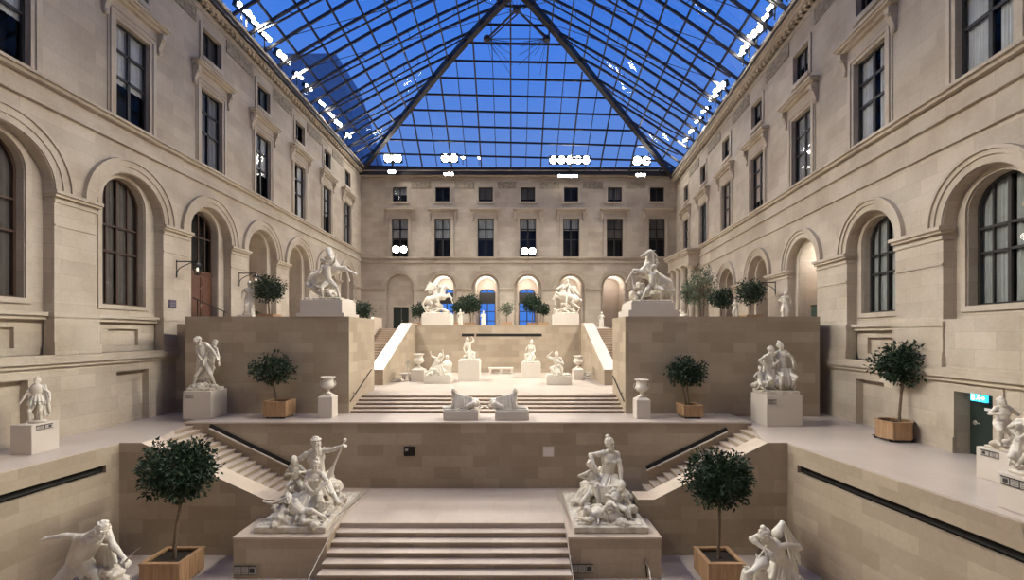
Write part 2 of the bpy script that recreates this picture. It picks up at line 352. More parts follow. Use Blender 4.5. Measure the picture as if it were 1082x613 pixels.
ORD = ['first', 'second', 'third', 'fourth', 'fifth', 'sixth', 'seventh', 'eighth']
BL = dict(left=[(0, 1, .35), (0, .97, .2), (1, 1, .25), (2, 1, .15), (1, .6, 0)], right=[(4, 1, .12), (4, .8, 0), (2, 1, 0), (1, .95, .2), (3, 1, 0)], back=[(2, .5, 0), (6, .5, 0), (3, .55, 0), (2, .3, 0), (5, .5, 0)])
def facade(w, u0, u1, bays, z, side, kinds, names, rnd):
    """z: heights above the eye of each member; kinds: what fills each ground-floor arch"""
    H = {k: v + CZ for k, v in z.items() if not isinstance(v, (tuple, list))}
    zt = H['cornice'] - .25
    mb = MB(); mo = MB(); fr = MB(); holes = []; rev = []
    low = side != 'back'
    zb = Z_SIDE - .3 if low else Z_UP - .3
    r, Ro = z['r'], z['Ro']
    ledge = H['ledge']
    for i, u in enumerate(bays):
        k = kinds[i]
        holes.append(rect(u, z['mw'], H['string'] + .03, H['mtop'])); rev.append(.42)
        holes.append(rect(u, z['aw'], H['abot'], H['atop'])); rev.append(.38)
        base = ledge + .3 if k == 'window' else max(Z_UP, ledge + .3)
        if side == 'back': base = Z_UP
        holes.append(arch(u, r, base, H['spring'], z['rise'])); rev.append(.4)
        if low and k in ('window', 'exit'):
            if k == 'window' : holes.append(rect(u, .82, Z_SIDE - .06, ledge - .5)); rev.append(.28)
            else: holes.append(rect(u - .3, .64, Z_SIDE - .06, ledge - .42)); rev.append(.45)
    w.plate(mb, [(u0, zb), (u1, zb), (u1, zt), (u0, zt)], holes, 0, rev)
    for i, u in enumerate(bays):                   # inner plates of the arches
        k = kinds[i]; nm = names(i)
        base = ledge + .3 if k == 'window' else max(Z_UP, ledge + .3)
        if side == 'back': base = Z_UP
        outer = arch(u, r, base, H['spring'], z['rise'])
        ih, isp, irise = z['ih'], H['ispring'], z['irise']
        if k == 'window': inner = arch(u, ih, H['sill'], isp, irise)
        else: inner = arch(u, ih, Z_UP, isp, irise)
        hl, rv = [inner], [.35]
        if k == 'blank': hl, rv = [rect(u, .85, Z_UP, Z_UP + 2.5)], [.3]
        if k == 'window':
            hl.append(rect(u, .75, ledge + .55, H['sill'] - 1.0)); rv.append(.14)
        if k in ('window',):
            w.plate(mb, outer, hl, .4, rv)
            x = MB(); mb.add([(u-.76, .54, ledge+.5), (u+.76, .54, ledge+.5), (u+.76, .54, H['sill']-.95), (u-.76, .54, H['sill']-.95)], [(0,1,2,3)])
            mb.add([(u-.84, .28, Z_SIDE-.1), (u+.84, .28, Z_SIDE-.1), (u+.84, .28, ledge-.45), (u-.84, .28, ledge-.45)], [(0,1,2,3)])
            window(w, inner, u, ih, H['sill'], isp + irise, .66, 4, (.42, .62), M['sashb'] if side == 'left' else M['sash'],
                   'tall arched window with %s glazing bars, %s' % ('brown' if side == 'left' else 'black', nm), rnd.choice([(2, 1, .06), (6, 1, .1)] if side == 'right' else [(5, 1, .08), (5, 1, .12)]), .9)
            w.courses(mo, u - r, u + r, [(H['sill'] - .72, H['sill'] - .58, -.2), (H['sill'] - .58, H['sill'] - .45, -.1)], .42)
            w.frame(mo, arch(u, ih + .02, H['sill'] - .0, isp, irise + .02), arch(u, ih + .2, H['sill'] - .18, isp, irise + .2), .33, .42)
        elif k == 'exit':
            hl.append(rect(u, .75, ledge + .55, H['sill'] - 1.0)); rv.append(.14)
            inner = arch(u, ih, H['sill'], isp, irise); hl[0] = inner
            w.plate(mb, arch(u, r, ledge + .3, H['spring'], z['rise']), hl, .4, rv)
        else:
            w.plate(mb, outer, hl, .4, rv)
            w.frame(mo, arch(u, ih + .02, Z_UP, isp, irise + .02), arch(u, ih + .18, Z_UP, isp, irise + .18), .34, .42)
            if k == 'niche':                      # a shallow plastered bay
                b = MB(); n = len(inner); y2 = 1.5
                b.add([(a, .74, q) for a, q in inner] + [(a, y2, q) for a, q in inner], [(j, (j+1) % n, (j+1) % n + n, j + n) for j in range(n)] + [tuple(range(n, 2*n))])
                w.put(b); mb.add([], []); niche = b.build(tname(), M['trim']); struct(niche)
            elif k == 'blank':
                d = thing(dname(), 'plain dark metal door under a blind arch at the far end', 'door', w.T(u, .7, Z_UP), None, 'structure')
                b = MB(); b.box(u - .85, u + .85, .7, .78, Z_UP, Z_UP + 2.5); dl = w.put(b).build('door_leaf', M['green'], d)
                b = MB(); b.box(u - .015, u + .015, .685, .7, Z_UP, Z_UP + 2.5); b.ell((u + .1, .66, Z_UP + 1.05), .05); w.put(b).build('handle', M['rail'], dl)
            elif k == 'wood':
                d = thing(dname(), 'tall brown wooden door with glazed arched fanlight', 'door', w.T(u, .7, Z_UP), None, 'structure')
                b = MB(); zt2 = Z_UP + 2.75; b.box(u - ih, u + ih, .7, .8, Z_UP, zt2)
                for sx in (-1, 1):
                    for (a, c2) in ((.15, .95), (1.1, 1.9), (2.05, 2.6)):
                        x0, x1 = sorted((u + sx * .12, u + sx * (ih - .12)))
                        b.box(x0, x1, .67, .7, Z_UP + a, Z_UP + c2); b.box(x0 + .09, x1 - .09, .655, .67, Z_UP + a + .09, Z_UP + c2 - .09)
                b.box(u - ih, u + ih, .66, .8, zt2, zt2 + .16); dl = w.put(b).build('door_leaf', M['wood'], d)
                b = MB(); b.ell((u + .09, .64, Z_UP + 1.1), .05); w.put(b).build('handle', M['rail'], dl)
                fan = arch(u, ih, zt2 + .16, isp, irise)
                f = MB(); n = len(fan); c = (u, zt2 + .8)
                w.frame(f, fan, [(c[0] + (a-c[0])*.91, c[1] + (q-c[1])*.94) for a, q in fan], .7, .8)
                for x in (-ih/2, 0, ih/2): f.box(u+x-.03, u+x+.03, .71, .79, zt2 + .16, isp + irise * math.sqrt(1-(x/ih)**2) - .03)
                f.box(u-ih, u+ih, .71, .79, isp - .35, isp - .28); w.put(f).build('fanlight_bars', M['sashb'], d)
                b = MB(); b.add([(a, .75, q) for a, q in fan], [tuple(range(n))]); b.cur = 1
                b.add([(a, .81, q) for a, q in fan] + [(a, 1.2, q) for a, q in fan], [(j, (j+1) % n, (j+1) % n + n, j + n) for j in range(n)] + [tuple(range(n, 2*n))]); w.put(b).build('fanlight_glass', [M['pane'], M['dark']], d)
            elif k in ('glazed', 'passage'):      # a lit vaulted passage with a glazed door to the outside
                b = MB(); n = len(inner); y2 = 3.2
                b.add([(a, .74, q) for a, q in inner] + [(a, y2, q) for a, q in inner], [(j, (j+1) % n, (j+1) % n + n, j + n) for j in range(1, n)])
                if k == 'passage': b.add([(a, y2, q) for a, q in inner], [tuple(range(n))])
                else:                             # end wall round a smaller door opening
                    dl = arch(u, ih * .82, Z_UP, Z_UP + 4.3, .42)
                    bb = MB(); w.plate(bb, inner, [dl], y2, [.2]); b.add(bb.v, bb.f)
                b.add([(u-ih, .4, Z_UP-.02), (u+ih, .4, Z_UP-.02), (u+ih, y2, Z_UP-.02), (u-ih, y2, Z_UP-.02)], [(0,1,2,3)])
                struct(w.put(b).build(tname(), M['coping']))
                la = bpy.data.lights.new('passage_lamp', 'POINT'); la.energy = 150 if k == 'glazed' else 90; la.color = (1, .97, .95); la.shadow_soft_size = .15
                lo = bpy.data.objects.new('passage_lamp', la); COL.objects.link(lo); lo.location = w.T(u, 1.5, isp + irise * .45)
                if k == 'glazed':
                    d = thing(dname(), 'glazed dark door to the blue outdoors, ' + nm, 'door', w.T(u, y2, Z_UP), None, 'structure')
                    f = MB(); w.frame(f, dl, [(u + (a-u)*.9, Z_UP+1.8 + (q-Z_UP-1.8)*.965) for a, q in dl], y2 + .05, y2 + .13)
                    f.box(u-.05, u+.05, y2+.05, y2+.13, Z_UP, Z_UP + 4.65)
                    for q in (1.1, 2.15): f.box(u-ih*.82, u+ih*.82, y2+.06, y2+.12, Z_UP+q-.04, Z_UP+q+.04)
                    f.box(u-ih*.82, u+ih*.82, y2+.06, y2+.12, Z_UP + 3.05, Z_UP + 3.2)
                    f.box(u-ih*.8, u+ih*.8, y2+.07, y2+.1, Z_UP + 3.2, Z_UP + 4.3)
                    w.put(f).build('sash', M['sash'], d)
                    b = MB(); b.add([(a, y2 + .09, q) for a, q in dl], [tuple(range(len(dl)))]); w.put(b).build('pane', M['pane'], d)
        # archivolt
        w.ring(mo, u, H['spring'], r + .02, r + .25, -.05, .02); w.ring(mo, u, H['spring'], r + .25, Ro - .1, -.1, .02); w.ring(mo, u, H['spring'], Ro - .1, Ro, -.16, .02)
        # upper window
        a = window(w, rect(u, z['mw'], H['string'] + .03, H['mtop']), u, z['mw'], H['string'] + .03, H['mtop'], .16, 2, (.46, .73), M['sash'],
               'tall upper window under a bracketed hood, ' + nm, rnd.choice(BL[side]), .6, .075)
        s = MB(); mw, zt_, zs = z['mw'], H['mtop'], H['string']
        for (d0, d1, p) in ((0, .14, .05), (.14, .3, .1), (.3, .38, .04)):
            s.box(u-mw-d1, u-mw-d0, -p, .02, zs, zt_ + d1); s.box(u+mw+d0, u+mw+d1, -p, .02, zs, zt_ + d1); s.box(u-mw-d0, u+mw+d0, -p, .02, zt_ + d0, zt_ + d1)
        w.put(s).build('surround', M['trim'], a)
        s = MB(); hb = H['hood']
        for (z0, z1, p, e) in ((-.5, -.12, .06, -.15), (-.12, .0, .22, -.05), (0, .1, .38, .06), (.1, .2, .46, .12), (.2, .26, .2, .0)):
            s.box(u-mw-.62-e, u+mw+.62+e, -p, .02, hb+z0, hb+z1)
        w.put(s).build('hood', M['trim'], a)
        for sx in (-1, 1):
            s = MB(); x = u + sx*(mw + .5)
            s.box(x-.11, x+.11, -.32, .02, hb-.34, hb-.12); s.prism([(-.28, hb-.34), (.02, hb-.34), (.02, hb-1.0), (-.1, hb-1.0), (-.13, hb-.75)], x-.1, x+.1, 'x')
            s.ell((x, -.2, hb-.36), (.11, .12, .12)); s.ell((x, -.08, hb-.95), (.1, .08, .12))
            w.put(s).build('console', M['trim'], a)
        # attic window
        b = window(w, rect(u, z['aw'], H['abot'], H['atop']), u, z['aw'], H['abot'], H['atop'], .16, 2, (), M['sash'], 'small square attic window, ' + nm,
                   rnd.choice([(2, .5, 0), (3, 1, 0), (5, .8, 0), None]), .5)
        s = MB(); q = .22; aw, a0, a1 = z['aw'], H['abot'], H['atop']
        s.box(u-aw-q, u-aw, -.06, .02, a0-q, a1+q); s.box(u+aw, u+aw+q, -.06, .02, a0-q, a1+q); s.box(u-aw, u+aw, -.06, .02, a1, a1+q); s.box(u-aw-.05, u+aw+.05, -.1, .02, a0-q, a0)
        w.put(s).build('surround', M['trim'], b)
    # continuous mouldings
    cz = H['cornice']
    w.courses(mo, u0, u1, [(cz-.95, cz-.82, .06), (cz-.62, cz-.48, .2), (cz-.48, cz-.3, .42), (cz-.3, cz-.1, .58), (cz-.1, cz, .66)])
    for q in range(int((u1-u0) / .42)): mo.box(u0 + .42*q + .1, u0 + .42*q + .3, -.3, .02, cz-.62, cz-.48)
    sg = H['string']
    for st in z['bands']: w.courses(mo, u0, u1, [(sg + a, sg + b, p) for a, b, p in st])
    w.courses(mo, u0, u1, [(sg - .1, sg, .3), (sg - .22, sg - .1, .2)])
    piers = [(bays[i] + r, bays[i+1] - r) for i in range(len(bays)-1)] + [(u0, bays[0] - r), (bays[-1] + r, u1)]
    for (a, b) in piers:
        if b - a < .15: continue
        e0 = .0 if a == u0 else .1; e1 = .0 if b == u1 else .1
        for (d0, d1, p) in ((-.42, -.3, .05), (-.22, -.12, .12), (-.12, 0, .2)):
            mo.box(a-e0*p*5, b+e1*p*5, -p, .3, H['spring'] + d0, H['spring'] + d1)
        mo.box(a, b, -.035, .02, H['spring'] - 1.25, H['spring'] - 1.19)
        if low: mo.box(a-e0, b+e1, -.12, .3, ledge + .28, ledge + .62); mo.box(a-e0*.5, b+e1*.5, -.07, .3, ledge + .62, ledge + .75)
        if low:
            mo.box(a-e0*.6, b+e1*.6, -.06, .3, ledge + .75, H['sill'] - .5); mo.box(a-e0, b+e1, -.1, .3, H['sill']-.62, H['sill']-.46)
    if low:
        w.courses(mo, u0, u1, [(ledge - .14, ledge, .1), (ledge, ledge + .2, .2), (ledge + .2, ledge + .3, .12)], .45)
    full = [u0] + list(bays) + [u1]
    for a, b in zip(bays, bays[1:]):
        fr.box(a + z['aw'] + .5, b - z['aw'] - .5, -.05, .02, cz - 1.75, cz - 1.05)
    wall = w.put(mb).build('wall_' + side, M['facade']); struct(wall)
    m2 = w.put(mo).build(tname(), M['trim']); struct(m2)
    m3 = w.put(fr).build(tname(), M['frieze']); struct(m3)
    return H

wl = Wall((XL, -6, 0), (0, 1, 0), (-1, 0, 0), 'left')
dr = Vector((.107, 1, 0)).normalized()
wr = Wall((XR(YB), YB, 0), -dr, Vector((1, -.107, 0)), 'right')
wb = Wall((XL, YB, 0), (1, 0, 0), (0, 1, 0), 'back')
zl = dict(cornice=17.7, atop=16.0, abot=14.55, aw=.74, mtop=12.85, mw=.86, hood=13.75, string=8.8, spring=5.1, r=1.68, rise=1.68, Ro=2.28,
          ih=1.05, ispring=5.55, irise=1.05, sill=1.25, ledge=-1.0, bands=[[(-.95, -.85, .14), (-.85, -.62, .07)]])
zr = dict(cornice=16.75, atop=14.6, abot=13.1, aw=.74, mtop=11.3, mw=.92, hood=12.15, string=7.75, spring=3.5, r=1.42, rise=1.42, Ro=1.92,
          ih=1.0, ispring=3.8, irise=.92, sill=.9, ledge=-1.32, bands=[[(-.9, -.8, .16), (-.8, -.3, .06)], [(-1.78, -1.7, .1), (-1.7, -.9, .04)]])
zbk = dict(cornice=17.35, atop=15.75, abot=14.2, aw=.76, mtop=12.4, mw=.86, hood=13.2, string=8.28, spring=5.0, r=1.5, rise=1.5, Ro=2.0,
           ih=1.12, ispring=5.25, irise=1.08, sill=1.2, ledge=-.5, bands=[[(-.62, -.5, .16), (-.5, -.25, .08)]])
left_Y = [9.3, 14.3, 19.3, 24.35, 29.4, 34.45, 39.5, 44.4]
right_Y = [8.2, 13.2, 18.1, 23.2, 28.4, 33.7, 39.1, 44.4]
back_X = [-11.95, -7.4, -2.8, 1.7, 6.3, 10.95, 15.45]
rnd = random.Random(3)
facade(wl, 0, YB + 6, [y + 6 for y in left_Y], zl, 'left', ['window', 'window', 'window', 'wood', 'niche', 'niche', 'niche', 'niche'],
       lambda i: '%s bay of the long facade with the brown door' % ORD[i], rnd)
k = dr.y
facade(wr, 0, (YB + 6) / k, sorted([(YB - y) / k for y in right_Y]), zr, 'right', ['niche', 'niche', 'niche', 'niche', 'passage', 'window', 'exit', 'window'],
       lambda i: '%s bay of the long facade with the exit door' % ORD[7 - i], rnd)
facade(wb, 0, XR(YB) - XL, [x - XL for x in back_X], zbk, 'back', ['blank', 'glazed', 'glazed', 'glazed', 'passage', 'passage', 'niche'],
       lambda i: '%s bay of the far end facade' % ORD[i], rnd)
# the exit bay also has its big arched window
uu = (YB - 13.2) / k; ue = uu - .3
window(wr, arch(uu, 1.0, zr['sill'] + CZ, zr['ispring'] + CZ, zr['irise']), uu, 1.0, zr['sill'] + CZ, zr['ispring'] + zr['irise'] + CZ, .66, 4, (.42, .62), M['sash'],
       'tall arched window with black glazing bars above the exit door', (6, 1, .08), .9)
mb = MB(); lz = zr['ledge'] + CZ
wr.courses(mb, uu - 1.42, uu + 1.42, [(zr['sill']+CZ-.72, zr['sill']+CZ-.58, -.2), (zr['sill']+CZ-.58, zr['sill']+CZ-.45, -.1)], .42)
wr.frame(mb, arch(uu, 1.02, zr['sill']+CZ, zr['ispring']+CZ, .94), arch(uu, 1.2, zr['sill']+CZ-.18, zr['ispring']+CZ, 1.12), .33, .42)
mb.add([(uu-.76, .54, lz+.5), (uu+.76, .54, lz+.5), (uu+.76, .54, zr['sill']+CZ-.95), (uu-.76, .54, zr['sill']+CZ-.95)], [(0, 1, 2, 3)])
for sx in (-1, 1): mb.box(ue + sx*.64 - (.26 if sx < 0 else 0), ue + sx*.64 + (.26 if sx > 0 else 0), -.06, .02, Z_SIDE, lz-.42); mb.box(ue + sx*.64 - (.3 if sx < 0 else 0), ue + sx*.64 + (.3 if sx > 0 else 0), -.1, .02, Z_SIDE, Z_SIDE+.5)
mb.box(ue-.94, ue+.94, -.06, .02, lz-.42, lz-.2)
struct(wr.put(mb).build(tname(), M['trim']))
d = thing(dname(), 'dark green exit door under a lit blue sign', 'door', wr.T(ue, .4, Z_SIDE), None, 'structure')
mb = MB(); dz = lz - .42; mb.box(ue-.64, ue+.64, .4, .46, Z_SIDE+.01, dz)
mb.box(ue-.54, ue+.54, .385, .4, Z_SIDE+.12, dz-.25); dl = wr.put(mb).build('door_leaf', M['green'], d)
mb = MB(); mb.ell((ue-.42, .36, Z_SIDE+1.0), (.07, .03, .07)); mb.cap((ue-.42, .35, Z_SIDE+1.0), (ue-.27, .35, Z_SIDE+1.0), .02, .02); wr.put(mb).build('handle', M['rail'], dl)
mb = MB(); mb.box(ue-.12, ue+.2, .37, .385, Z_SIDE+1.42, Z_SIDE+1.5); wr.put(mb).build('door_notice', M['white'], d)
s = thing('exit_sign', 'lit blue-green exit sign with a white running man above the door', 'sign', wr.T(ue, .1, dz - .2))
mb = MB(); mb.box(ue-.26, ue+.26, .1, .16, dz-.24, dz-.02); wr.put(mb).build('sign_box', M['exit'], s)
mb = MB(); Q = lambda a, b: (ue + a*.75, .092, dz - .125 + b*.75)
mb.ell(Q(.02, .08), (.018, .01, .018)); mb.cap(Q(.01, .05), Q(-.01, -.02), .016, .014, 6); mb.cap(Q(-.01, -.02), Q(.05, -.05), .01, .01, 6); mb.cap(Q(.05, -.05), Q(.045, -.1), .01, .008, 6)
mb.cap(Q(-.01, -.02), Q(-.05, -.06), .01, .01, 6); mb.cap(Q(-.05, -.06), Q(-.1, -.06), .01, .008, 6); mb.cap(Q(.01, .05), Q(.06, .02), .009, .008, 6); mb.cap(Q(.01, .05), Q(-.045, .03), .009, .008, 6)
mb.box(ue-.22, ue-.12, .088, .097, dz-.2, dz-.05); mb.bar(Q(.1, 0), Q(.26, 0), .026, .012, (0, 1, 0)); mb.bar(Q(.2, .06), Q(.27, 0), .022, .012, (0, 1, 0)); mb.bar(Q(.2, -.06), Q(.27, 0), .022, .012, (0, 1, 0))
wr.put(mb).build('pictogram', M['exitw'], s)
mb = MB(); mb.box(ue-.2, ue+.2, .1, .44, dz-.02, dz); wr.put(mb).build('bracket', M['iron'], s)
# front wall behind the camera
mb = MB(); mb.box(XL - .5, XR(-6) + .5, -6.6, -6, Z_PIT - .3, 21.5); struct(mb.build('wall_front', M['facade']))
# ------------------------------------------------------------------ floors, terraces, stairs
def solid(name, mats, fn, **kw):
    b = MB(); fn(b); b.fixnormals() if kw.get('fix') else None
    return struct(b.build(name, mats))
def floor_poly(b, poly, z, t=.25): b.prism(poly, z - t, z, 'z')
# bottom floor
b = MB(); b.box(-14.4, 11.2, -6, 16.0, Z_PIT - .2, Z_PIT); struct(b.build('floor', M['floor']))
PL = [(-14.05, -6), (-14.05, 9), (-13.4, 15.5)]   # pit edges, left then right
PR = [(10.25, -6), (10.1, 9), (9.4, 15.5)]
YT, YH = 18.5, 20.45                              # terrace front wall, horse-block walls
TL, TR = -13.3, 9.76
b = MB()
floor_poly(b, [(XL-.6, -6)] + PL[:2] + [(-13.4, 15.52), (-12.65, 15.52), (-12.65, 16.3), (TL, YT), (TL, YH+2), (XL-.6, YH+2)], Z_SIDE)
struct(b.build('floor_left', M['floor']))
b = MB()
floor_poly(b, [(XR(-6)+.7, -6), (XR(YH)+.7, YH+2), (TR, YH+2), (TR, YT), (8.9, 16.3), (8.75, 15.52), (9.4, 15.52), PR[1], PR[0]][::-1], Z_SIDE)
struct(b.build('floor_right', M['floor']))
# pit side walls with the dark handrail slot
def pitwall(name, P, out, z_slot):
    b = MB(); b.cur = 0
    for (p, q) in zip(P, P[1:]):
        n = Vector((q[0]-p[0], q[1]-p[1], 0)).normalized(); o = Vector((-n.y, n.x, 0)) * out
        p3, q3 = Vector((p[0], p[1], 0)), Vector((q[0], q[1], 0))
        def seg(a, c, z0, z1, d0, d1, mi=0):
            b.cur = mi; A = p3 + (q3-p3)*a; B = p3 + (q3-p3)*c
            pts = [A + o*d0, B + o*d0, B + o*d1, A + o*d1]
            b.hexa([(v.x, v.y, z0) for v in pts] + [(v.x, v.y, z1) for v in pts])
        zt = Z_SIDE - .05
        e = 1.0 if q != P[-1] else .93
        seg(0, 1, Z_PIT - .2, z_slot - .26, 0, .5); seg(0, 1, z_slot, zt, 0, .5)
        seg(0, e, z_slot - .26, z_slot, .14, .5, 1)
        if e < 1: seg(e, 1, z_slot - .26, z_slot, 0, .5)
    b.cur = 0
    return struct(b.build(name, [M['stair'], M['slot']]))
pitwall('wall_pit_left', PL, 1, -.75); pitwall('wall_pit_right', PR, -1, -.75)
for nm, P, o, lbl in (('handrail', PL, .07, 'long steel handrail inside the dark slot of the pit wall below the armoured statue'), ('handrail', PR, -.07, 'long steel handrail inside the dark slot of the pit wall below the exit door')):
    h = thing(nm, lbl, 'handrail', (P[0][0], P[0][1], -.9)); b = MB()
    pts = [Vector((p[0] - o, p[1], -.92)) for p in P]; pts[-1] = pts[-2].lerp(pts[-1], .9)
    b.tube(pts, .025); b.build('rail', M['iron'], h)
    for a, c in zip(pts, pts[1:]):
        n = int((c-a).length / 1.6)
        for i in range(n + 1):
            q = a.lerp(c, i / max(n, 1)); b = MB(); b.bar(q, q + Vector((-o*3.2, 0, 0)), .03); b.build('bracket', M['iron'], h)
# parapet walls of the side stairs (pit back wall)
YP = 15.5
def parapet(name, x_corner, x_top, x_bot, x_in):
    b = MB(); z0 = Z_PIT - .2; zb, zt = -2.08, Z_SIDE - .012
    b.prism([(x_corner, z0), (x_corner, zt), (x_top, zt), (x_bot, zb), (x_in, zb), (x_in, z0)], YP, YP + .8, 'y'); b.fixnormals()
    o = struct(b.build(name, M['stair']))
    c = MB(); e = .012
    c.prism([(x_top, zt), (x_top, zt+e), (x_bot, zb+e), (x_in, zb+e), (x_in, zb), (x_bot, zb)], YP, YP + .8, 'y'); c.fixnormals()
    struct(c.build(tname(), M['coping'])); return o
parapet('parapet_wall', PL[2][0] - .5, -12.65, -8.42, -8.0); parapet('parapet_wall', PR[2][0] + .5, 8.72, 4.86, 4.3)
# terrace
b = MB(); b.box(TL, TR, YT + .02, YH + 2.2, Z_PIT, -.06); struct(b.build('terrace', M['stair']))
b = MB(); b.box(TL - .02, TR + .02, YT - .03, YH + .6, -.06, 0); struct(b.build('terrace_floor', M['floor']))
# landing and pedestal blocks
b = MB(); b.box(-8.4, 4.45, 15.1, YT + .05, Z_PIT, Z_LAND); struct(b.build('landing', M['tread']))
def flight(name, x0, x1, y0, n, r, t, zbase, mats, zbot=None, dirn=-1, nose=True):
    """steps along Y; y0 = front of the lowest riser"""
    b = MB()
    for i in range(n):
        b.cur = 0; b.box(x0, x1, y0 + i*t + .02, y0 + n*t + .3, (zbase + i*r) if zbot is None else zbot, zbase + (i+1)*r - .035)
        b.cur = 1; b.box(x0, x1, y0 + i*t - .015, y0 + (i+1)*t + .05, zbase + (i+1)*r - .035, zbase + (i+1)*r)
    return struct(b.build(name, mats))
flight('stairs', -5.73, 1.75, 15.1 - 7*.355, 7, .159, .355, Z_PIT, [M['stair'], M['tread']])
b = MB(); b.box(-5.73, 1.75, 15.085, 15.4, Z_LAND - .035, Z_LAND + .001); struct(b.build(tname(), M['tread']))
def ped_block(name, x0, x1, lbl):
    o = thing(name, lbl, 'pedestal', ((x0+x1)/2, 16, Z_PIT)); tag(o, kind='structure')
    b = MB(); b.box(x0, x1, 14.02, YT + .02, Z_PIT, Z_LAND - .05); b.build('block', M['stair'], o)
    b = MB(); b.box(x0 - .015, x1 + .015, 14.0, YT + .02, Z_LAND - .05, Z_LAND + .012); b.build('coping', M['coping'], o)
    return o
ped_block('pedestal_block', -8.6, -5.73, 'long stone pedestal block carrying the bearded river god')
ped_block('pedestal_block', 1.75, 4.6, 'long stone pedestal block carrying the seated woman with children')
# side stairs, rising outwards along the terrace wall
def side_stairs(xs, sgn, n, lbl):
    b = MB(); t = .286; r = (Z_SIDE - .012 - Z_LAND) / n
    for i in range(n):
        a = xs + sgn*i*t; c = xs + sgn*(n)*t
        x0, x1 = sorted((a + sgn*.02, c)); b.cur = 0; b.box(x0, x1, YP + .78, YT + .03, Z_PIT, Z_LAND + (i+1)*r - .03)
        x0, x1 = sorted((a - sgn*.012, a + sgn*(t + .03))); b.cur = 1; b.box(x0, x1, YP + .78, YT + .03, Z_LAND + (i+1)*r - .03, Z_LAND + (i+1)*r)
    return struct(b.build('side_stairs', [M['stair'], M['tread']]))
side_stairs(5.3, 1, 16, ''); side_stairs(-8.7, -1, 16, '')
# recessed wall handrails of the side stairs
def wall_rail(p0, p1, lbl):
    o = thing('handrail', lbl, 'handrail', p0); b = MB(); up = Vector((0, 0, 1))
    b.bar(p0, p1, .05, .15); b.build('slot_plate', M['slot'], o)
    b = MB(); d = Vector((0, -.06, -.095)); b.bar(p0 + d, p1 + d, .06, .05); b.build('rail', M['plinth'], o)
wall_rail(W(222, 450, YT - .02), W(306, 490.5, YT - .02), 'slanting steel handrail on the terrace wall behind the bearded river god')
wall_rail(W(683, 494.5, YT - .02), W(768, 453.5, YT - .02), 'slanting steel handrail on the terrace wall right of the seated woman')
# upper flight to the stage
b = MB(); YU = 20.65
flight('upper_stairs', -7.35, 5.12, YU, 5, .122, .38, 0, [M['stair'], M['tread']])
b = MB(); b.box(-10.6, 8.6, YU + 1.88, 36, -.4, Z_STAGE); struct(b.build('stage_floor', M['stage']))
# horse blocks
ZT = 4.38
def block(name, polys):
    b = MB()
    for (x0, x1, y0, y1) in polys: b.box(x0, x1, y0, y1, -.3, ZT - .42)
    o = struct(b.build(name, M['stair'])); c = MB()
    for (x0, x1, y0, y1) in polys: c.box(x0 - .01, x1 + .01, y0 - .01, y1, ZT - .42, ZT)
    struct(c.build(tname(), M['coping'] if 0 else M['stair'])); return o
block('block_wall', [(-14.7, -7.34, YH, 24.2), (-14.7, -10.5, 24.2, 24.8)])
block('block_wall', [(5.1, 13.85, YH, 23.0), (8.5, 13.85, 23.0, 24.8)])
b = MB(); b.box(XL - .3, -14.6, YH + 1.3, YH + 1.8, -.3, ZT - .3); b.box(13.8, XR(YH) + .6, YH + 1.3, YH + 1.8, -.3, ZT - .3); struct(b.build(tname(), M['stair']))
# upper floor (either side of and behind the stage)
b = MB(); yb = YB + 3.4
floor_poly(b, [(XL - 1.6, YH + 1.4), (-7.5, YH + 1.4), (-7.5, 24.1), (-10.5, 24.1), (-10.5, 36.2), (-8.3, 36.2), (-8.3, 35.9), (6.1, 35.9), (6.1, 36.2), (8.5, 36.2), (8.5, 22.9), (5.3, 22.9), (5.3, YH + 1.4), (XR(YH) + 1.7, YH + 1.4), (XR(YB) + 1.7, yb), (XL - 1.6, yb)], Z_UP, .3)
struct(b.build('upper_floor', M['floor']))
# stage side walls (outer parapets of the upper stairs), niche back wall with its dark slot
b = MB()
b.prism([(24.2, 0), (24.2, ZT), (36.3, ZT), (36.3, 0)], -10.95, -10.5, 'x'); b.prism([(23, 0), (23, ZT), (36.3, ZT), (36.3, 0)], 8.5, 8.95, 'x'); b.fixnormals()
b.prism([(26.5, .5), (26.5, 1.5), (34.4, 4.9), (36.4, 4.9), (36.4, .5)], -10.62, -10.42, 'x'); b.fixnormals()
struct(b.build('stage_side_wall', M['coping']))
YN = 35.6
b = MB(); x0, x1 = -7.6, 5.5; zs = zat(354.2, YN); 
b.box(x0, x1, YN, YN + .5, 0, zs - .1); b.box(x0, x1, YN, YN + .5, zs + .12, 4.32); b.box(x0, -3.95, YN, YN + .5, zs - .1, zs + .12); b.box(2.35, x1, YN, YN + .5, zs - .1, zs + .12); b.box(-2.95, -2.82, YN, YN + .5, zs - .1, zs + .12)
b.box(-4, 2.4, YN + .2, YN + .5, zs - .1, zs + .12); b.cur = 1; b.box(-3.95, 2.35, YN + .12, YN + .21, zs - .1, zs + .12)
struct(b.build('wall_niche', [M['stair'], M['slot']]))
def cheek(xa, xb):
    b = MB(); pr = [(26.6, 0), (26.6, 1.48), (34.3, 4.4), (36.3, 4.4), (36.3, 0)]
    b.prism(pr, xa, xb, 'x'); b.fixnormals(); o = struct(b.build('stair_cheek_wall', M['stair']))
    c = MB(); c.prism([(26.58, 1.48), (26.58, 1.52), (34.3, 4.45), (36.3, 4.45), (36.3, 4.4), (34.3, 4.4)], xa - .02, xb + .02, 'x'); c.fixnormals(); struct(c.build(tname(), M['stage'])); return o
cheek(-8.35, -7.55); cheek(5.4, 6.15)
def upstairs(xa, xb):
    return flight('upper_side_stairs', xa, xb, 27.2, 21, (Z_UP - Z_STAGE) / 21, .42, Z_STAGE, [M['stair'], M['tread']])
upstairs(-10.5, -8.33); upstairs(6.13, 8.5)
